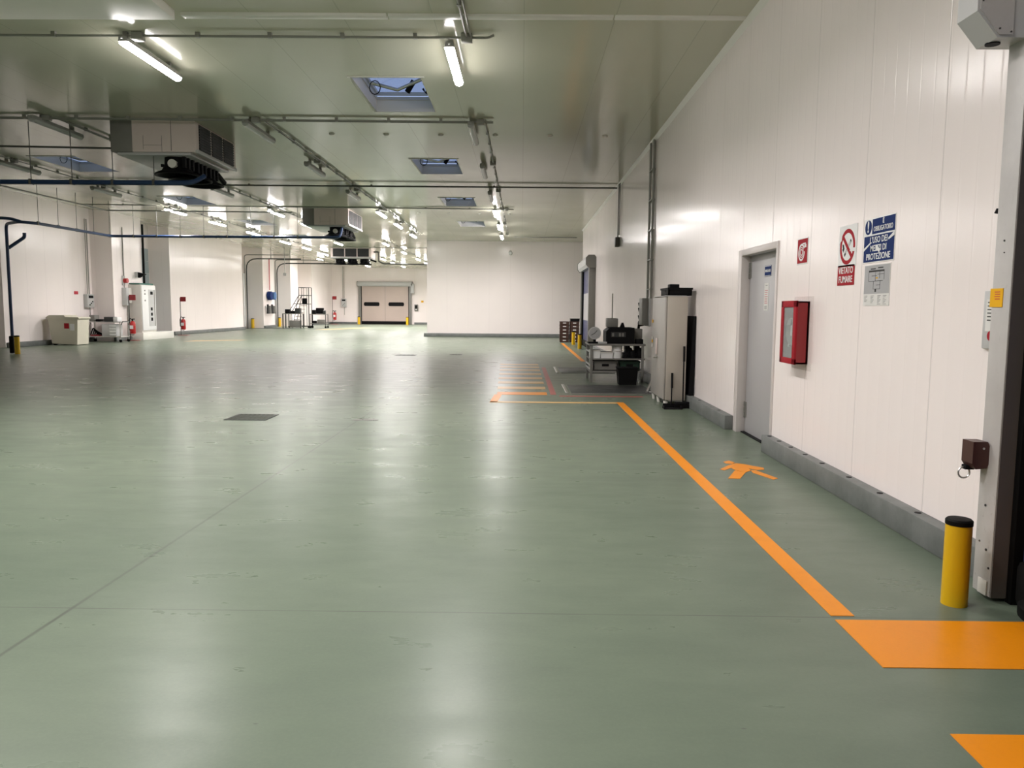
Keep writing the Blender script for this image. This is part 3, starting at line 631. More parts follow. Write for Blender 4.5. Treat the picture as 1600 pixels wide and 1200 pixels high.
# skylights
def make_skylight(x, y, label):
    t = thing('skylight', label, 'skylight', (x, y, zc(x)), 0, 'roof skylights')
    bm = BM(); H = .2; q = .03; e = .012
    box(bm, -q, e, -q, SL+q, -.003, H); box(bm, SW-e, SW+q, -q, SL+q, -.003, H); box(bm, e, SW-e, -q, e, -.003, H); box(bm, e, SW-e, SL-e, SL+q, -.003, H); obj('shaft', bm, 'offwhite', t)
    for k, z in enumerate((H, H+.07)):
        bm = BM(); g = .03+.03*k
        for a in (0, SW-g): box(bm, a, a+g, 0, SL, z, z+.05)
        for a in (0, SL-g): box(bm, g, SW-g, a, a+g, z, z+.05)
        obj('frame', bm, 'lightgrey', t)
    bm = BM(); P0 = [(SW/2-(SW/2+.02)*math.cos(PI*i/10), H+.11+.3*math.sin(PI*i/10)) for i in range(11)]; P1 = [(SW/2-(SW/2+.01)*math.cos(PI*i/10), H+.11+.29*math.sin(PI*i/10)) for i in range(10, -1, -1)]
    prism(bm, P0+P1, -.02, SL+.02, 'Y'); prism(bm, P0, SL+.02, SL+.03, 'Y'); prism(bm, P0, -.03, -.02, 'Y'); obj('dome', bm, 'dome', t)
    obj('edge_strip', box(BM(), -.05, SW+.05, -.045, -.005, -.014, .0), 'trim', t)
    bm = BM(); tube(bm, [(.05, 1.2, .26), (.5, 1.3, .17), (1.0, 1.15, .33)], .03, 8); tube(bm, [(.1, 1.15, .36), (.98, 1.15, .36)], .02, 8); obj('opening_arm', bm, 'steel', t)
    bm = BM(); cyl(bm, (.78, 1.25, .30), (.66, 1.3, .13), .045); obj('motor', bm, 'black', t)
    bm = BM(); tube(bm, [(.16+.09*math.cos(a), 1.1, .15+.11*math.sin(a)) for a in [2*PI*i/12 for i in range(13)]], .008, 6); tube(bm, [(.95, 1.3, .40), (1.0, 1.32, .26), (.97, 1.34, .12), (.92, 1.34, .2)], .02, 6); obj('cable', bm, 'black', t)
    return t
s0 = make_skylight(*SKY[0], 'nearest open roof skylight in the row right of the centre')
for i, (x, y) in enumerate(SKY[1:]):
    lab = ('%s skylight from the camera in the row right of the centre' % ORD[i+1]) if i < 3 else ('%s skylight from the camera in the left row by the coolers' % (['first', 'second', 'third', 'fourth'][i-3]))
    dup(s0, (x, y, zc(x)), 0, lab)

# unit coolers under the ceiling
def cooler(loc, rz, L, label, D=1.58):
    """grille faces local -y, length along local x"""
    t = thing('ceiling_cooler', label, 'ceiling cooler', loc, rz, 'ceiling coolers'); h = .6
    bm = BM(); prism(bm, [(0, 0), (-.05, .05), (-.05, h-.06), (.0, h), (D-.42, h), (D-.42, 0)], 0, L, 'X'); obj('casing', bm, 'stainless', t)
    obj('rear_box', box(BM(), .01, L-.01, D-.42, D, 0, h, .01), 'midgrey', t)
    obj('top_plate', box(BM(), -.02, L+.02, -.03, D, h, h+.03), 'darksteel', t)
    n = 3; w = (L-.2)/n
    for k in range(n):
        bm = BM(); x0 = .1+k*w+.03; x1 = .1+(k+1)*w-.03
        for q in range(9): box(bm, x0, x1, -.068+.0, -.05, .08+q*.049, .105+q*.049)
        box(bm, x0, x1, -.055, -.049, .06, .53); obj('grille', bm, 'grille', t)
    obj('lower_rail', box(BM(), 0, L, -.08, -.03, -.02, .05, .008), 'lightgrey', t)
    bm = BM(); box(bm, -.006, 0, .42, .425, .02, h-.02); box(bm, -.004, 0, .6, .95, .12, .123); box(bm, -.004, 0, .6, .603, .0, .3); box(bm, -.004, 0, .95, .953, .05, .3); obj('panel_seams', bm, 'ink', t)
    obj('drip_tray', box(BM(), .05, L-.05, .08, D-.1, -.05, 0, .01), 'lightgrey', t)
    for k in range(n):
        cx = .1+(k+.5)*w; cy = .5
        bm = BM(); lathe(bm, [(.22, -.05), (.23, -.2), (.28, -.29), (.40, -.35), (.42, -.385), (.38, -.38), (.22, -.24), (.20, -.05)], (cx, cy, 0), 24); f = obj('fan_ring', bm, 'black', t)
        bm = BM(); cyl(bm, (cx-.34, cy-.05, -.2), (cx-.2, cy-.03, -.2), .08, n=18); obj('motor', bm, 'offwhite', f)
        bm = BM()
        for a in range(4): 
            c_, s_ = math.cos(a*PI/2+.4), math.sin(a*PI/2+.4); tube(bm, [(cx, cy, -.2), (cx+.29*c_, cy+.29*s_, -.2)], .03, 6)
        for a in range(3): box(bm, cx-.24+.18*a, cx-.17+.18*a, cy-.26, cy-.2, -.26, -.05)
        obj('fan_spokes', bm, 'black', f)
    bm = BM(); tube(bm, [(L-.1, .3, -.1), (L+.25, .3, -.22)], .05, 8); obj('drain_stub', bm, 'black', t)
    return t
cooler((-6.2, 14.75, 4.385), L90, 2.0, 'biggest ceiling cooler, nearest the camera at upper left'); cooler((-6.2, 27.5, 4.39), L90, 2.35, 'middle ceiling cooler over the blue pipe end'); cooler((-11.35, 46, 4.42), 0, 2.4, 'distant ceiling cooler with three dark grilles facing the camera')
obj_ = tag(obj('pipe_manifold', tube(BM(), [(-8.9, 46.5, 4.8), (-8.6, 46.5, 4.8), (-8.6, 46.5, 4.25), (-8.3, 46.4, 4.1), (-5.0, 46.3, 4.05)], .05, 8, .1), 'darkconduit'), 'dark pipe running right from the distant cooler', 'pipe')

# blue drain pipes on hanger rods
def blue_pipe(pts, label, rods):
    bm = BM(); tube(bm, pts, .045, 10, .18); t = tag(obj('blue_pipe', bm, 'pipeblue'), label, 'pipe', 'blue pipes')
    for x, y, z in rods:
        bm = BM(); cyl(bm, (x, y, z+.045), (x, y, zc(x)), .008, n=6); box(bm, x-.02, x+.02, y-.06, y+.06, z-.052, z+.052, .004); obj('hanger_rod', bm, 'darkconduit', t)
    return t
blue_pipe([(-13.5, 14.9, 3.84), (-6.3, 14.9, 3.84), (-6.15, 15.1, 4.0)], 'long blue pipe under the nearest ceiling cooler', [(-10.2+.79*i, 14.9, 3.84) for i in range(5)])
blue_pipe([(-15.55, 23.3, .1), (-15.55, 23.3, 3.92), (-14.75, 22.7, 3.92), (-14.5, 23.2, 3.92), (-14.5, 27.3, 3.93), (-6.4, 27.3, 3.93), (-6.4, 27.6, 4.3)], 'blue pipe rising from the floor at far left and crossing to the middle cooler', [(-14.5, 22.2+1.0*i, 3.93) for i in range(1, 6)]+[(-13.7+.83*i, 27.3, 3.93) for i in range(8)])
blue_pipe([(-17, 22.0, 4.05), (-14.95, 22.6, 4.0), (-14.75, 22.75, 3.93)], 'short blue pipe joining from the left edge', [])
bm = BM(); tube(bm, [(-15.55, 23.35, 3.2), (-15.2, 23.6, 3.55), (-15.2, 23.6, 3.68)], .05, 8, .06); tag(obj('blue_pipe', bm, 'pipeblue'), 'short slanting blue branch on the downpipe at far left', 'pipe', 'blue pipes')
bm = BM(); box(bm, -15.62, -15.48, 23.22, 23.38, .02, .55, .03); tag(obj('pipe_sleeve', bm, 'black'), 'black sleeve round the foot of the blue downpipe', 'pipe sleeve')

# ------------------------------------------------------------------ wall conduits and panels on the right wall
t = thing('wall_conduit', 'tall twin grey conduit running down the right wall to the socket panel', 'conduit', (0, 0, 0))
for x, y in ((2.63, 16.2), (2.64, 15.85)):
    bm = BM(); tube(bm, [(x, y, 1.72), (x, y, zc(2.6)-.03)], .026, 8); obj('tube', bm, 'conduit', t)
bm = BM()
for z in (4.3, 3.7, 3.1, 2.5, 1.9): box(bm, 2.60, XW, 15.8, 16.25, z, z+.02)
obj('clips', bm, 'conduit', t)
t = thing('hanging_cable', 'thin dark cable with a socket hanging on the right wall from the dark pipe', 'cable', (0, 0, 0))
bm = BM(); tube(bm, [(2.63, 21.4, 4.9), (2.62, 21.4, 3.45)], .016, 6); tube(bm, [(2.64, 21.2, 4.9), (2.63, 21.2, 3.5)], .012, 6); obj('tube', bm, 'darkconduit', t); obj('socket', box(BM(), 2.54, 2.67, 21.3, 21.5, 3.2, 3.46, .02), 'darkconduit', t)
t = thing('socket_panel', 'grey wall panel with dark sockets behind the tall cabinet', 'socket panel', (XW, 16.4, 1.15), R90)
obj('back_board', box(BM(), -.45, .4, -.03, 0, .0, .6, .005), 'lightgrey', t); obj('case', box(BM(), -.15, .3, -.16, -.03, .02, .58, .012), 'midgrey', t)
for z in (.05, .2, .36, .47):
    bm = BM(); cyl(bm, (-.25, -.03, z), (-.25, -.15, z-.03), .05, n=12); obj('socket', bm, 'black', t)
bm = BM()
for k in range(3): tube(bm, [(-.25+.1*k, -.14, .1), (-.3+.12*k, -.18, -.3), (-.2+.1*k, -.2, -.75), (-.3+.18*k, -.25, -1.0), (.1+.1*k, -.3, -.85)], .012, 6, .15)
obj('cables', bm, 'rubber', t)
bm = BM()
for k in range(2): tube(bm, [(-.3-.05*k, -.1, .55), (-.33-.05*k, -.12, -.1), (-.3-.04*k, -.1, -.5)], .01, 6)
obj('white_cables', bm, 'offwhite', t)

# tall cabinet with crate, sweeping tools
t = thing('tall_cabinet', 'tall grey metal cabinet standing against the right wall kerb', 'cabinet', (2.54, 11.82, 0), R90)
obj('body', box(BM(), -1.15, 0, -.31, 0, .1, 1.7, .012), 'fridgeside', t)
for a, b in ((-1.14, -.01),):
    d = obj('door', box(BM(), a, b, -.345, -.312, .11, 1.69, .012), 'fridge', t)
    bm = BM(); box(bm, -.62, -.56, -.372, -.345, .78, 1.04, .01); obj('handle', bm, 'stainless', d); bm = BM(); cyl(bm, (-.59, -.345, .74), (-.59, -.41, .74), .018); obj('lever', bm, 'steel', d)
obj('top_edge', box(BM(), -1.15, 0, -.34, -.02, 1.7, 1.712), 'lightgrey', t); obj('plinth', box(BM(), -1.13, -.02, -.26, -.05, .085, .105), 'offwhite', t)
for x in (-1.1, -.65, -.06):
    for y in (-.29, -.06): bm = BM(); cyl(bm, (x, y, 0), (x, y, .09), .028, .04, 10); obj('foot', bm, 'offwhite', t)
t2 = thing('sticker_strip', 'yellow and white stickers on the front of the tall cabinet', 'stickers', (2.19, 12.6, 1.0), R90)
for z, m in ((.28, 'yellowlabel'), (.0, 'offwhite'), (-.05, 'yellowlabel'), (-.12, 'offwhite')): obj('sticker', box(BM(), -.3, -.22, -.008, -.003, z, z+.05), m, t2)
def crate(name, loc, rz, w, d, h, mat, label, cat='crate', group=None, slots=True, solid=False):
    t = thing(name, label, cat, loc, rz, group); q = .018
    bm = BM(); box(bm, -w/2, w/2, -d/2, d/2, 0, q)
    for s_ in (-1, 1):
        box(bm, s_*(w/2-q/2)-q/2, s_*(w/2-q/2)+q/2, -d/2, d/2, 0, h); box(bm, -w/2, w/2, s_*(d/2-q/2)-q/2, s_*(d/2-q/2)+q/2, 0, h)
    obj('body', bm, mat, t)
    bm = BM()
    for s_ in (-1, 1):
        box(bm, s_*w/2-.012, s_*w/2+.012, -d/2-.01, d/2+.01, h-.03, h); box(bm, -w/2-.01, w/2+.01, s_*d/2-.012, s_*d/2+.012, h-.03, h)
    obj('rim', bm, mat, t)
    if slots:
        for s_ in (-1, 1): obj('grip_slot', box(BM(), -.07, .07, s_*(d/2+.001)-.004, s_*(d/2+.001)+.004, h*.45, h*.7), 'white' if solid else 'black', t)
    return t
crate('black_crate', (2.42, 12.15, 1.712), R90, .62, .36, .12, 'black', 'flat black crate on top of the tall cabinet')
bm = BM(); box(bm, 2.35, 2.5, 12.3, 12.5, 1.82, 1.9, .01); tag(obj('black_box', bm, 'black'), 'small black box inside the crate on the tall cabinet', 'box')
bm = BM(); prism(bm, [(2.585, .19), (2.655, .19), (2.665, 1.4), (2.635, 1.4)], 11.78, 12.3, 'Y'); tag(obj('cabinet_reflection', bm, 'black'), 'black strip standing in for the reflection of the tall cabinet', 'painted reflection')  # black strip stands in for the cabinet mirrored in the glossy wall
def sweeper(loc, h, label, name):
    t = thing(name, label, 'dustpan' if 'pan' in name else 'broom', loc)
    bm = BM(); tube(bm, [(0, 0, .06), (.02, .1, h)], .011, 8); obj('handle', bm, 'black', t); bm = BM(); tube(bm, [(.017, .1-.03, h-.22), (.021, .102, h+.01)], .018, 8); obj('grip', bm, 'rubber', t)
    if 'pan' in name:
        bm = BM(); prism(bm, [(-.14, -.17), (.14, -.17), (.12, .02), (-.12, .02)], 0, .012, 'Z'); box(bm, -.125, .125, .0, .02, 0, .07); box(bm, -.135, -.12, -.15, .01, 0, .045); box(bm, .12, .135, -.15, .01, 0, .045); obj('pan', bm, 'black', t)
    else:
        obj('brush_head', box(BM(), -.12, .12, -.025, .03, .05, .1, .01), 'black', t); obj('bristles', box(BM(), -.125, .125, -.03, .035, 0, .055), 'rubber', t, kind='stuff')
    return t
sweeper((2.30, 11.68, 0), .52, 'short handled black dustpan leaning on the tall cabinet', 'dustpan'); sweeper((2.47, 11.66, 0), .93, 'long handled black broom leaning on the tall cabinet', 'broom')

# workbench
t = thing('workbench', 'grey metal workbench with two shelves against the right wall', 'workbench', (1.42, 15.75, 0)); W, D = 1.12, 1.0
obj('top', box(BM(), -.03, W, -.03, D, .75, .79, .006), 'midgrey', t)
for z in (.46, .2): obj('shelf', box(BM(), 0, W, 0, D, z, z+.03, .004), 'midgrey', t)
for x in (.02, W-.05):
    for y in (.02, D-.05): obj('leg', box(BM(), x-.025, x+.025, y-.025, y+.025, 0, .76, .004), 'midgrey', t)
bm = BM()
for z in (.62, .35, .27): box(bm, -.012, .012, 0, D, z-.015, z+.015)
obj('side_rail', bm, 'lightgrey', t)
bx, by, bz = 1.42, 15.75, .79
t = thing('weighing_dial', 'round grey scale dial at the left end of the workbench', 'scale', (bx+.1, by+.25, bz)); bm = BM(); cyl(bm, (0, -.05, .21), (0, .0, .21), .13, n=28); obj('dial', bm, 'lightgrey', t)
bm = BM(); cyl(bm, (0, -.054, .21), (0, -.05, .21), .11, n=28); obj('dial_face', bm, 'mapgrey', t); bm = BM(); tube(bm, [(0, -.058, .21), (.05, -.058, .27)], .006, 6); tube(bm, [(0, -.058, .21), (-.07, -.058, .17)], .006, 6); obj('pointer', bm, 'ink', t)
bm = BM(); cyl(bm, (0, -.02, 0), (0, -.02, .1), .03); box(bm, -.14, .14, -.15, .15, 0, .03, .01); obj('stand', bm, 'black', t)
t = thing('label_printer', 'big black machine in the middle of the workbench', 'machine', (bx+.62, by+.35, bz)); bm = BM(); prism(bm, [(-.3, .0), (-.3, .26), (-.22, .33), (.28, .33), (.28, 0)], -.3, .3, 'Y'); obj('body', bm, 'black', t)
obj('front_panel', box(BM(), -.2, .1, -.31, -.3, .14, .24), 'darksteel', t)
for x in (-.14, -.0, .06): obj('label', box(BM(), x-.04, x+.0, -.316, -.31, .15, .22), 'midgrey', t)
bm = box(BM(), bx+.35, bx+.58, by+.2, by+.5, bz+.332, bz+.52, .02); g = tag(obj('terminal_box', bm, 'midgrey'), 'dark grey box on top of the black machine', 'box')
bm = BM(); cyl(bm, (bx+.47, by+.35, bz+.52), (bx+.47, by+.35, 1.82), .012, n=8); obj('antenna', bm, 'conduit', g)
bm = BM(); prism(bm, [(bx+.62, bz+.332), (bx+.72, bz+.332), (bx+.69, bz+.43), (bx+.66, bz+.43)], by+.2, by+.3, 'Y'); tag(obj('tape_dispenser', bm, 'black'), 'small black wedge on top of the black machine', 'dispenser')
bm = box(BM(), bx+.92, bx+1.1, by+.3, by+.7, bz, bz+.3, .01); tag(obj('grey_box', bm, 'midgrey'), 'grey box at the right end of the workbench', 'box')
bm = box(BM(), bx+.94, bx+1.08, by+.03, by+.2, bz, bz+.1, .01); tag(obj('hand_tool', bm, 'black'), 'small black tool at the front right of the workbench', 'tool')
bm = box(BM(), bx+.16, bx+.34, by+.04, by+.16, bz, bz+.04, .01); tag(obj('folded_cloth', bm, 'lightgrey'), 'small grey cloth at the front of the workbench', 'cloth')
for i, (x, w_, h_, l) in enumerate(((.1, .2, .17, 'left white tub on the middle workbench shelf'), (.34, .24, .13, 'middle white tub on the middle workbench shelf'), (.56, .0, .26, 'tall round white tub on the middle workbench shelf'))):
    t = thing('white_tub', l, 'tub', (bx+x, by+.15, .49), 0, 'white tubs on the workbench'); bm = BM()
    if w_: prism(bm, [(-w_/2, 0), (w_/2, 0), (w_/2+.01, h_), (-w_/2-.01, h_)], -.1, .12, 'Y')
    else: lathe(bm, [(0, 0), (.1, 0), (.108, h_), (0, h_)], n=20)
    obj('body', bm, 'white', t); bm = BM()
    if w_: box(bm, -w_/2-.016, w_/2+.016, -.11, .13, h_-.025, h_, .004)
    else: lathe(bm, [(.1, h_*.55), (.115, h_*.55), (.115, h_*.62), (.1, h_*.62)], n=20)
    obj('rim', bm, 'offwhite', t)
bm = BM()
for k in range(7): box(bm, bx+.68+.05*k, bx+.78+.05*k, by+.1+.03*(k % 3), by+.4, .49, .60+.05*((k*7) % 4), .02)
tag(obj('cable_heap', bm, 'black', kind='stuff'), 'heap of black cables and parts on the middle workbench shelf', 'cables')
crate('parts_crate', (bx+.32, by+.3, .23), 0, .5, .4, .2, 'midgrey', 'grey crate on the lowest workbench shelf'); crate('parts_crate', (bx+.82, by+.3, .23), 0, .42, .4, .2, 'green', 'dark green crate on the lowest workbench shelf')
t = thing('floor_bin', 'black open bin on the floor before the workbench', 'bin', (2.12, 15.35, 0)); bm = BM(); prism(bm, [(-.17, 0), (.17, 0), (.2, .33), (-.2, .33)], -.15, .15, 'Y'); obj('body', bm, 'rubber', t); obj('rim', box(BM(), -.21, .21, -.16, .16, .32, .345, .006), 'black', t)
bm = BM(); tube(bm, [(2.25, 13.7, .02), (2.5, 14.3, .3)], .025, 8); tube(bm, [(2.3, 13.75, .02), (2.35, 13.7, .02)], .02, 8); tag(obj('metal_rod', bm, 'steel'), 'pale metal rod leaning behind the tall cabinet foot', 'rod')

# brown crate stacks beyond the blue door
for si, (x, n, sl) in enumerate(((1.93, 6, 'left'), (2.38, 6, 'right'))):
    for k in range(n):
        lev = ['bottom', 'second', 'third', 'fourth', 'fifth', 'top'][k]
        c_ = crate('brown_crate', (x, 34.75, k*.155), 0, .40, .5, .15, 'cratebrown', '%s brown crate of the %s stack beyond the blue roll door' % (lev, sl), group='brown crate stacks', solid=True)
crate('brown_crate', (2.4, 34.75, .93), 0, .4, .5, .13, 'black', 'black crate lying on the right brown crate stack')

# small lamp on the middle wall
t = thing('wall_camera', 'small white camera high on the middle wall', 'camera', (-.6, 40.2, 4.38)); bm = BM(); box(bm, -.06, .06, -.04, 0, -.1, .1, .01); obj('bracket', bm, 'offwhite', t); bm = BM(); lathe(bm, [(0, -.24), (.07, -.24), (.1, -.14), (.06, -.04), (0, -.04)], (0, 0, -.05), 16, 'Y'); obj('head', bm, 'white', t)

# ------------------------------------------------------------------ left side
# cream wheeled container
t = thing('wheeled_container', 'large cream plastic wheeled container against the left wall', 'container', (-17.1, 28.9, 0))
bm = BM(); prism(bm, [(-.44, .06), (.5, .02), (.55, .95), (.6, 1.0), (-.6, 1.0), (-.56, .94)], -.38, .38, 'Y'); obj('body', bm, 'cream', t)
bm = BM(); prism(bm, [(-.64, 1.0), (.62, 1.0), (.58, 1.05), (.1, 1.06), (.05, 1.12), (-.5, 1.12), (-.6, 1.06)], -.4, .4, 'Y'); obj('lid', bm, 'cream', t)
for y in (-.3, .3): bm = BM(); cyl(bm, (-.36, y-.04, .12), (-.36, y+.04, .12), .12, n=18); obj('wheel', bm, 'rubber', t)
bm = BM(); cyl(bm, (-.66, -.3, 1.02), (-.66, .3, 1.02), .03); obj('handle', bm, 'black', t)
obj('red_sticker', box(BM(), .04, .22, -.386, -.38, .62, .82), 'brightred', t); obj('white_sticker', box(BM(), .26, .42, -.386, -.38, .55, .8), 'white', t)
# trolley with boxes
t = thing('steel_trolley', 'low steel trolley in front of the left pier', 'trolley', (-17.75, 31.1, 0)); W, D = 1.45, .7
obj('top_shelf', box(BM(), 0, W, 0, D, .80, .83, .005), 'steel', t); obj('lower_shelf', box(BM(), 0, W, 0, D, .2, .24, .005), 'steel', t)
for x in (.03, W-.03):
    for y in (.03, D-.03): bm = BM(); cyl(bm, (x, y, .1), (x, y, .83), .022, n=8); obj('leg', bm, 'steel', t); bm = BM(); cyl(bm, (x, y-.02, .06), (x, y+.02, .06), .06, n=12); obj('wheel', bm, 'rubber', t)
bm = BM(); tube(bm, [(W, .05, .7), (W+.07, .05, .85), (W+.07, D-.05, .85), (W, D-.05, .7)], .016, 8, .06); obj('push_handle', bm, 'darksteel', t)
for x0, w_, h_, m, l, c_ in ((.1, .22, .27, 'midgrey', 'grey canister on the left trolley', 'canister'), (.36, .18, .1, 'black', 'small black box on the left trolley', 'box'), (.7, .36, .2, 'darksteel', 'dark box on the left trolley', 'box'), (1.08, .18, .18, 'white', 'white box on the left trolley', 'box')):
    bm = box(BM(), -17.75+x0, -17.75+x0+w_, 31.25, 31.6, .83, .83+h_, .015); tag(obj('trolley_box' if c_ == 'box' else 'canister', bm, m), l, c_)
t = thing('storage_box', 'clear plastic box with white packets on the lower trolley shelf', 'box', (-17.0, 31.2, .24)); obj('body', box(BM(), -.1, .5, -.05, .45, 0, .5, .01), 'lightgrey', t); bm = BM()
for k in range(4): box(bm, .22, .48, -.07, -.05, .02+.12*k, .11+.12*k, .01)
obj('packets', bm, 'white', t)
bm = BM()
for k in range(5): tube(bm, [(-17.65+.08*k, 31.3, .26), (-17.5+.06*k, 31.25, .6-.05*k), (-17.4+.05*k, 31.4, .3)], .025, 6, .1)
tag(obj('hose_coil', bm, 'black', kind='stuff'), 'tangle of dark hoses on the lower trolley shelf', 'hoses')
bm = box(BM(), -17.6, -17.25, 31.2, 31.6, .24, .30, .01); tag(obj('red_tray', bm, 'red'), 'dark red tray on the lower trolley shelf', 'tray')
# control panels on the left and back walls
def panel(loc, rz, w, h, d, label, mat='lightgrey'):
    t = thing('control_panel', label, 'control panel', loc, rz); obj('case', box(BM(), -w/2, w/2, -d, 0, 0, h, .012), mat, t)
    obj('display', box(BM(), -w*.3, w*.35, -d-.006, -d, h*.7, h*.9), 'black', t)
    for k in range(3): bm = BM(); cyl(bm, (w*(-.2+.2*k), -d-.03, h*(.2+.12*k)), (w*(-.2+.2*k), -d, h*(.2+.12*k)), .025, n=10); obj('knob', bm, 'black', t)
    bm = BM(); tube(bm, [(w*.1, -d/2, h), (w*.1, -d/2, 3.6)], .022, 6); tube(bm, [(-w*.15, -d/2, h), (-w*.15, -d/2, 3.6)], .018, 6); tube(bm, [(w*.1, -d/2, 0), (w*.1, -d/2, -.7)], .02, 6); obj('conduit', bm, 'conduit', t)
    return t
panel((-17.9, 31.6, 1.4), L90, .5, .55, .16, 'grey control panel above the trolley on the left wall')
bm = box(BM(), -17.9, -17.88, 30.7, 30.95, 1.93, 2.05); tag(obj('wall_notice', bm, 'redink'), 'tiny reddish notice on the left wall above the container', 'notice')
bm = BM(); box(bm, -16.98, -16.93, 32.7, 33.0, 1.68, 2.0); tag(obj('wall_notice', bm, 'mapgrey'), 'small grey notice on the left pier', 'notice')
t = thing('alarm_siren', 'red siren on the left pier', 'siren', (-17.0, 32.8, 2.55), L90); obj('base', box(BM(), -.1, .1, -.05, 0, -.2, .2, .01), 'lightgrey', t); bm = BM(); lathe(bm, [(0, -.2), (.1, -.2), (.1, -.05), (0, -.05)], (0, 0, 0), 16, 'Y'); obj('lens', bm, 'extred', t)
bm = BM(); tube(bm, [(0, -.03, .2), (0, -.03, 2.2)], .015, 6); obj('conduit', bm, 'conduit', t)
t = thing('floodlight', 'small black and grey floodlight on the left pier', 'floodlight', (-17.0, 33.9, 2.85), L90); obj('bracket', box(BM(), -.08, .08, -.15, 0, -.12, .12, .01), 'lightgrey', t); bm = BM(); prism(bm, [(-.15, .1), (-.45, .02), (-.15, -.14)], -.1, .1, 'X'); obj('hood', bm, 'black', t)
# electrical cabinet on a plinth
t = thing('electrical_cabinet', 'tall white electrical cabinet with meters against the left pier', 'electrical cabinet', (-16.45, 33.2, 0), L90)
obj('plinth', box(BM(), -.05, 2.9, -.06, .54, 0, .32, .01), 'trim', t); obj('body', box(BM(), 0, 1.3, 0, .54, .32, 2.4, .012), 'offwhite', t); d = obj('door', box(BM(), .03, 1.27, -.03, 0, .42, 2.37, .008), 'white', t)
obj('window_panel', box(BM(), .6, 1.18, -.036, -.03, .6, 2.2), 'lightgrey', d); obj('window_edge', box(BM(), 1.1, 1.18, -.04, -.03, .6, 2.2), 'midgrey', d)
for z in (2.05, 1.35, 1.12, .9): bm = BM(); box(bm, .76, .98 if z > 2 else .92, -.05, -.036, z-.07, z+.07, .01); obj('meter', bm, 'black', d)
for z in (2.15, 2.0, 1.72): bm = BM(); cyl(bm, (.28, -.05, z), (.28, -.03, z), .035, n=10); obj('switch', bm, 'midgrey', d)
bm = box(BM(), 0, 1.28, .05, .52, 2.4, 2.47, .03); bo = tag(obj('folded_tarp', bm, 'teal', None, (-16.45, 33.2, 0), L90), 'dark green cloth lying on the electrical cabinet', 'cloth')
t = thing('switch_box', 'grey switch box on the side of the left pier by the extinguisher', 'switch box', (-17.0, 32.9, 1.5), L90); obj('case', box(BM(), -.25, .0, -.2, 0, 0, .75, .012), 'lightgrey', t); obj('cover', box(BM(), .0, .25, -.18, 0, .1, .75, .012), 'offwhite', t)
bm = BM(); tube(bm, [(-.1, -.05, .75), (-.1, -.05, 3.3)], .02, 6); tube(bm, [(.15, -.05, 0), (.12, -.05, -1.3)], .03, 6); obj('conduit', bm, 'conduit', t)
# fire extinguishers on stands
def extinguisher(loc, label, label2, s=1.0, group='fire extinguishers'):
    t = thing('extinguisher_stand', label2, 'stand', loc); t.scale = (s, s, s)
    bm = BM(); tube(bm, [(-.16, .05, .02), (-.16, .05, 1.9)], .018, 6); obj('pole', bm, 'darksteel', t); obj('sign_plate', box(BM(), -.15, .13, .04, .055, 1.72, 1.95), 'red', t); obj('base_plate', box(BM(), -.25, .22, -.17, .17, 0, .02, .005), 'red', t)
    bm = BM(); tube(bm, [(-.16, .05, .25), (.0, .05, .25), (.0, .05, .3)], .014, 6); obj('shelf_bracket', bm, 'darksteel', t)
    x, y, z = loc; e = thing('fire_extinguisher', label, 'fire extinguisher', (x+.02*s, y-.07*s, .3*s), 0, group); e.scale = (s, s, s)
    bm = BM(); lathe(bm, [(0, 0), (.105, 0), (.115, .03), (.115, .42), (.09, .5), (.03, .54), (0, .54)], n=20); obj('cylinder', bm, 'extred', e)
    bm = BM(); cyl(bm, (0, 0, .54), (0, 0, .62), .03); box(bm, -.02, .1, -.015, .015, .6, .64, .005); obj('valve', bm, 'black', e)
    bm = BM(); tube(bm, [(-.03, 0, .6), (-.1, 0, .66), (-.17, 0, .5), (-.16, 0, .15)], .018, 6, .08); obj('hose', bm, 'black', e); obj('label_band', box(BM(), -.07, .07, -.118, -.1, .2, .35), 'white', e)
extinguisher((-16.62, 32.75, 0), 'red fire extinguisher beside the electrical cabinet', 'extinguisher stand beside the electrical cabinet')
extinguisher((-17.2, 39.0, 0), 'red fire extinguisher standing before the long left wall', 'extinguisher stand with sign before the long left wall')
extinguisher((-16.4, 67.5, 0), 'distant red fire extinguisher in the back left corner', 'distant extinguisher stand in the back left corner', 1.25)
# distant dock doors: lift tracks
def track(y, x0, x1, z, label):
    t = thing('door_track', label, 'door track', (0, 0, 0), 0, 'dock door tracks')
    bm = BM(); tube(bm, [(x0, y, .05), (x0, y, z), (x1, y, z)], .04, 6, .7); obj('rail', bm, 'darksteel', t)
    bm = BM(); tube(bm, [(x0-.12, y, .05), (x0-.12, y, z+.25), (x1-.8, y, z+.25)], .03, 6, .2); obj('cable_rail', bm, 'midgrey', t)
    for x in (x0+.8*(x1-x0), x0+.45*(x1-x0)): bm = BM(); cyl(bm, (x, y, z), (x, y, zc(x)), .025, n=6); obj('hanger', bm, 'midgrey', t)
track(49.75, -17.75, -14.2, 4.55, 'lift track of the first distant dock door on the left'); track(55.8, -17.7, -13.4, 4.6, 'lift track of the second distant dock door on the left')
bm = box(BM(), -17.9, -17.83, 49.42, 49.66, .2, 3.6, .02); tag(obj('door_buffer', bm, 'lightgrey'), 'pale upright buffer at the end of the long left wall', 'buffer')
t = thing('hose_reel', 'blue hose reel on the first distant dock pier', 'hose reel', (-17.8, 54.1, 2.25), L90); bm = BM(); cyl(bm, (-.2, -.3, 0), (-.2, -.05, 0), .3, n=20); obj('drum', bm, 'blue', t); bm = BM(); cyl(bm, (.55, -.32, 0), (.55, -.1, 0), .28, n=20); obj('cover', bm, 'bluescreen', t)
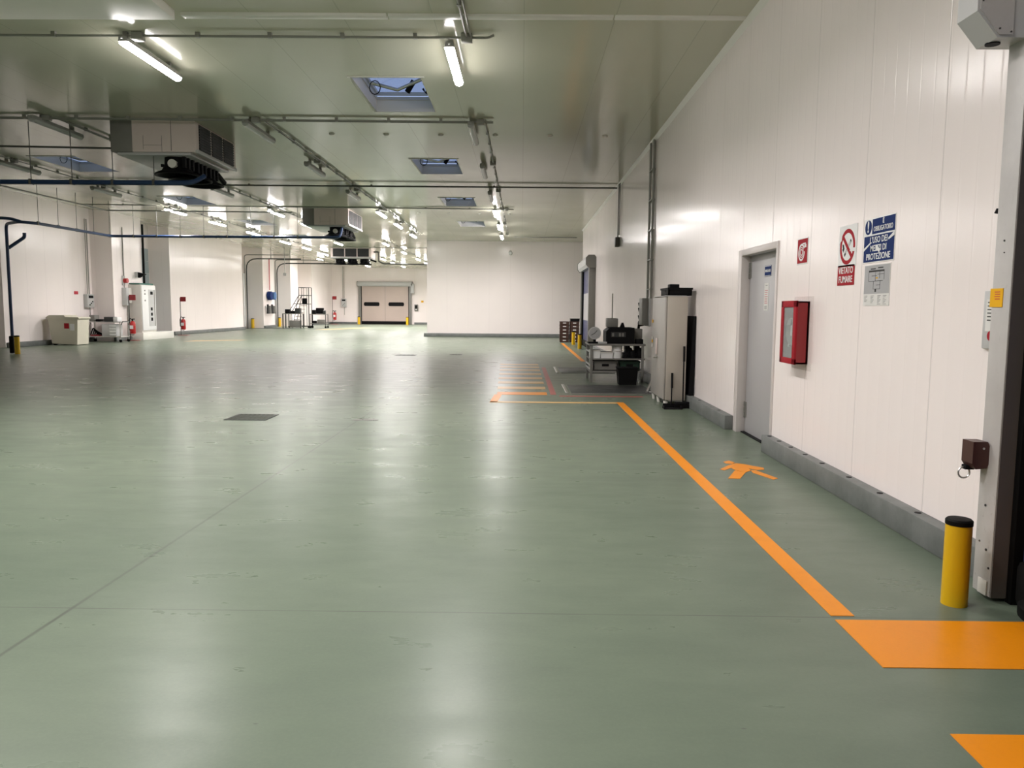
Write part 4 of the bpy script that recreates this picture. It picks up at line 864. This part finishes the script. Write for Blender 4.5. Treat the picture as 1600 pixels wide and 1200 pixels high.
bm = BM(); tube(bm, [(0, -.1, .4), (0, -.1, 2.6)], .03, 6); obj('supply_pipe', bm, 'redink', t)
t = thing('valve_station', 'cluster of grey valves below the hose reel', 'valves', (-17.77, 54.1, 1.3), L90); 
for k in range(4): bm = BM(); cyl(bm, (-.7+.45*k, -.15, -.3), (-.7+.45*k, -.15, .35-.1*(k % 2)), .11, .07, 10); obj('valve', bm, 'midgrey' if k % 2 else 'darksteel', t)
obj('manifold', box(BM(), -.9, .9, -.1, 0, .1, .25, .01), 'lightgrey', t)
# rolling step ladder and distant carts
t = thing('rolling_ladder', 'distant grey rolling step ladder with handrails', 'ladder', (-16.55, 54.6, 0)); W = 1.45
bm = BM()
for y in (0, .75):
    tube(bm, [(0, y, .1), (0, y, 1.1), (.75, y, 2.3), (.75, y, 2.85), (W, y, 2.85), (W, y, .1)], .03, 6); tube(bm, [(.38, y, 1.7), (1.4, y, 1.7)], .022, 6); tube(bm, [(.75, y, 2.3), (W, y, 2.3)], .022, 6); tube(bm, [(.75, y, 2.3), (.3, y, .2)], .026, 6); tube(bm, [(1.1, y, .1), (1.1, y, 2.85)], .02, 6); tube(bm, [(0, y, .1), (W, y, .1)], .03, 6)
tube(bm, [(W, 0, 2.85), (W, .75, 2.85)], .025, 6); tube(bm, [(.75, 0, 2.85), (.75, .75, 2.85)], .025, 6)
obj('frame', bm, 'darksteel', t)
for k in range(6): obj('step', box(BM(), .22+.13*k, .45+.13*k, 0, .75, .3+.25*k, .34+.25*k), 'midgrey', t)
obj('platform', box(BM(), .75, W, 0, .75, 1.66, 1.7), 'midgrey', t)
for x in (.03, W-.03):
    for y in (0, .75): bm = BM(); cyl(bm, (x, y-.03, .07), (x, y+.03, .07), .07, n=12); obj('wheel', bm, 'rubber', t)
t = thing('parts_table', 'distant dark table with boxes beside the rolling ladder', 'table', (-16.6, 53.3, 0)); obj('top', box(BM(), 0, 1.3, 0, .7, .98, 1.03), 'midgrey', t)
for x in (.03, 1.27):
    for y in (.03, .67): obj('leg', box(BM(), x-.03, x+.03, y-.03, y+.03, 0, 1), 'darksteel', t)
for x0, x1, z0, z1, m, l in ((.15, .45, 1.03, 1.32, 'black', 'black box at the left of the distant parts table'), (.55, .8, 1.03, 1.22, 'black', 'small black box in the middle of the distant parts table'), (.85, 1.2, 1.03, 1.4, 'darksteel', 'dark box at the right of the distant parts table'), (.45, 1.2, .06, .55, 'midgrey', 'grey crate under the distant parts table')):
    bm = box(BM(), -16.6+x0, -16.6+x1, 53.4, 53.8, z0, z1, .02); tag(obj('parts_box', bm, m), l, 'box')
bm = box(BM(), -15.55, -15.2, 54.5, 54.6, 1.72, 2.1, .02); tag(obj('monitor', bm, 'black'), 'distant dark monitor on the rolling ladder platform', 'monitor')
t = thing('equipment_cart', 'distant dark cart loaded with black cases', 'cart', (-14.95, 54.2, 0))
for z in (.95, .3): obj('shelf', box(BM(), 0, 1.15, 0, .7, z, z+.04), 'midgrey', t)
for x in (.03, 1.12):
    for y in (.03, .67): bm = BM(); cyl(bm, (x, y, .1), (x, y, 1.0), .028, n=8); obj('leg', bm, 'darksteel', t); bm = BM(); cyl(bm, (x, y-.03, .07), (x, y+.03, .07), .07, n=12); obj('wheel', bm, 'rubber', t)
for x0, x1, z0, z1, m, l in ((.15, .4, .99, 1.28, 'black', 'left black case on the distant cart'), (.35, .9, 1.0, 1.42, 'black', 'large black case on the distant cart'), (.92, 1.1, .99, 1.25, 'darksteel', 'right dark case on the distant cart'), (.1, .45, .34, .52, 'black', 'black case on the lower shelf of the distant cart'), (.5, 1.05, .34, .6, 'midgrey', 'grey case on the lower shelf of the distant cart')):
    y0 = 54.3 if 'large' not in l else 54.55
    bm = box(BM(), -14.95+x0, -14.95+x1, y0, y0+.2, z0, z1, .03); tag(obj('equipment_case', bm, m), l, 'case', 'cases on the distant cart')
panel((-15.9, 68.98, 1.5), 0, .45, .75, .2, 'distant grey control panel in the back left corner')
bm = BM(); tube(bm, [(-13.2, 43, 3.35), (-13.2, 43, 4.95)], .02, 6); o = tag(obj('hanging_pull_cord', bm, 'conduit'), 'thin cord hanging from the ceiling before the left wall', 'cord'); obj('handle', box(BM(), -13.28, -13.12, 42.95, 43.05, 3.2, 3.36), 'midgrey', o)
bm = BM(); tube(bm, [(-16.95, 34.55, 2.3), (-16.95, 34.55, 5.1)], .05, 8); tag(obj('dark_downpipe', bm, 'rubber'), 'dark vertical pipe above the electrical cabinet', 'pipe')

# ------------------------------------------------------------------ world, camera, view
w = bpy.data.worlds.new('dusk_sky'); SC.world = w; w.use_nodes = True
w.node_tree.nodes['Background'].inputs[0].default_value = (.27, .35, .56, 1); w.node_tree.nodes['Background'].inputs[1].default_value = .42
cam = bpy.data.cameras.new('camera'); co = bpy.data.objects.new('camera', cam); C.objects.link(co)
cam.sensor_width = 36; cam.lens = 36*1200/1600; cam.clip_start = .05; cam.clip_end = 300
yaw, pitch, roll = .0117036, .0982734, .0075
co.matrix_world = Matrix.Translation((0, 0, 1.5)) @ Matrix.Rotation(yaw, 4, 'Z') @ Matrix.Rotation(PI/2-pitch, 4, 'X') @ Matrix.Rotation(roll, 4, 'Z')
SC.camera = co
v = SC.view_settings; v.view_transform = 'Standard'; v.look = 'None'; v.gamma = 1; v.exposure = 1.85; v.use_curve_mapping = False
SC.cycles.max_bounces = 10; SC.cycles.diffuse_bounces = 6; SC.cycles.glossy_bounces = 5; SC.cycles.transparent_max_bounces = 12
SC.cycles.sample_clamp_indirect = 6; SC.cycles.caustics_reflective = False; SC.cycles.caustics_refractive = False
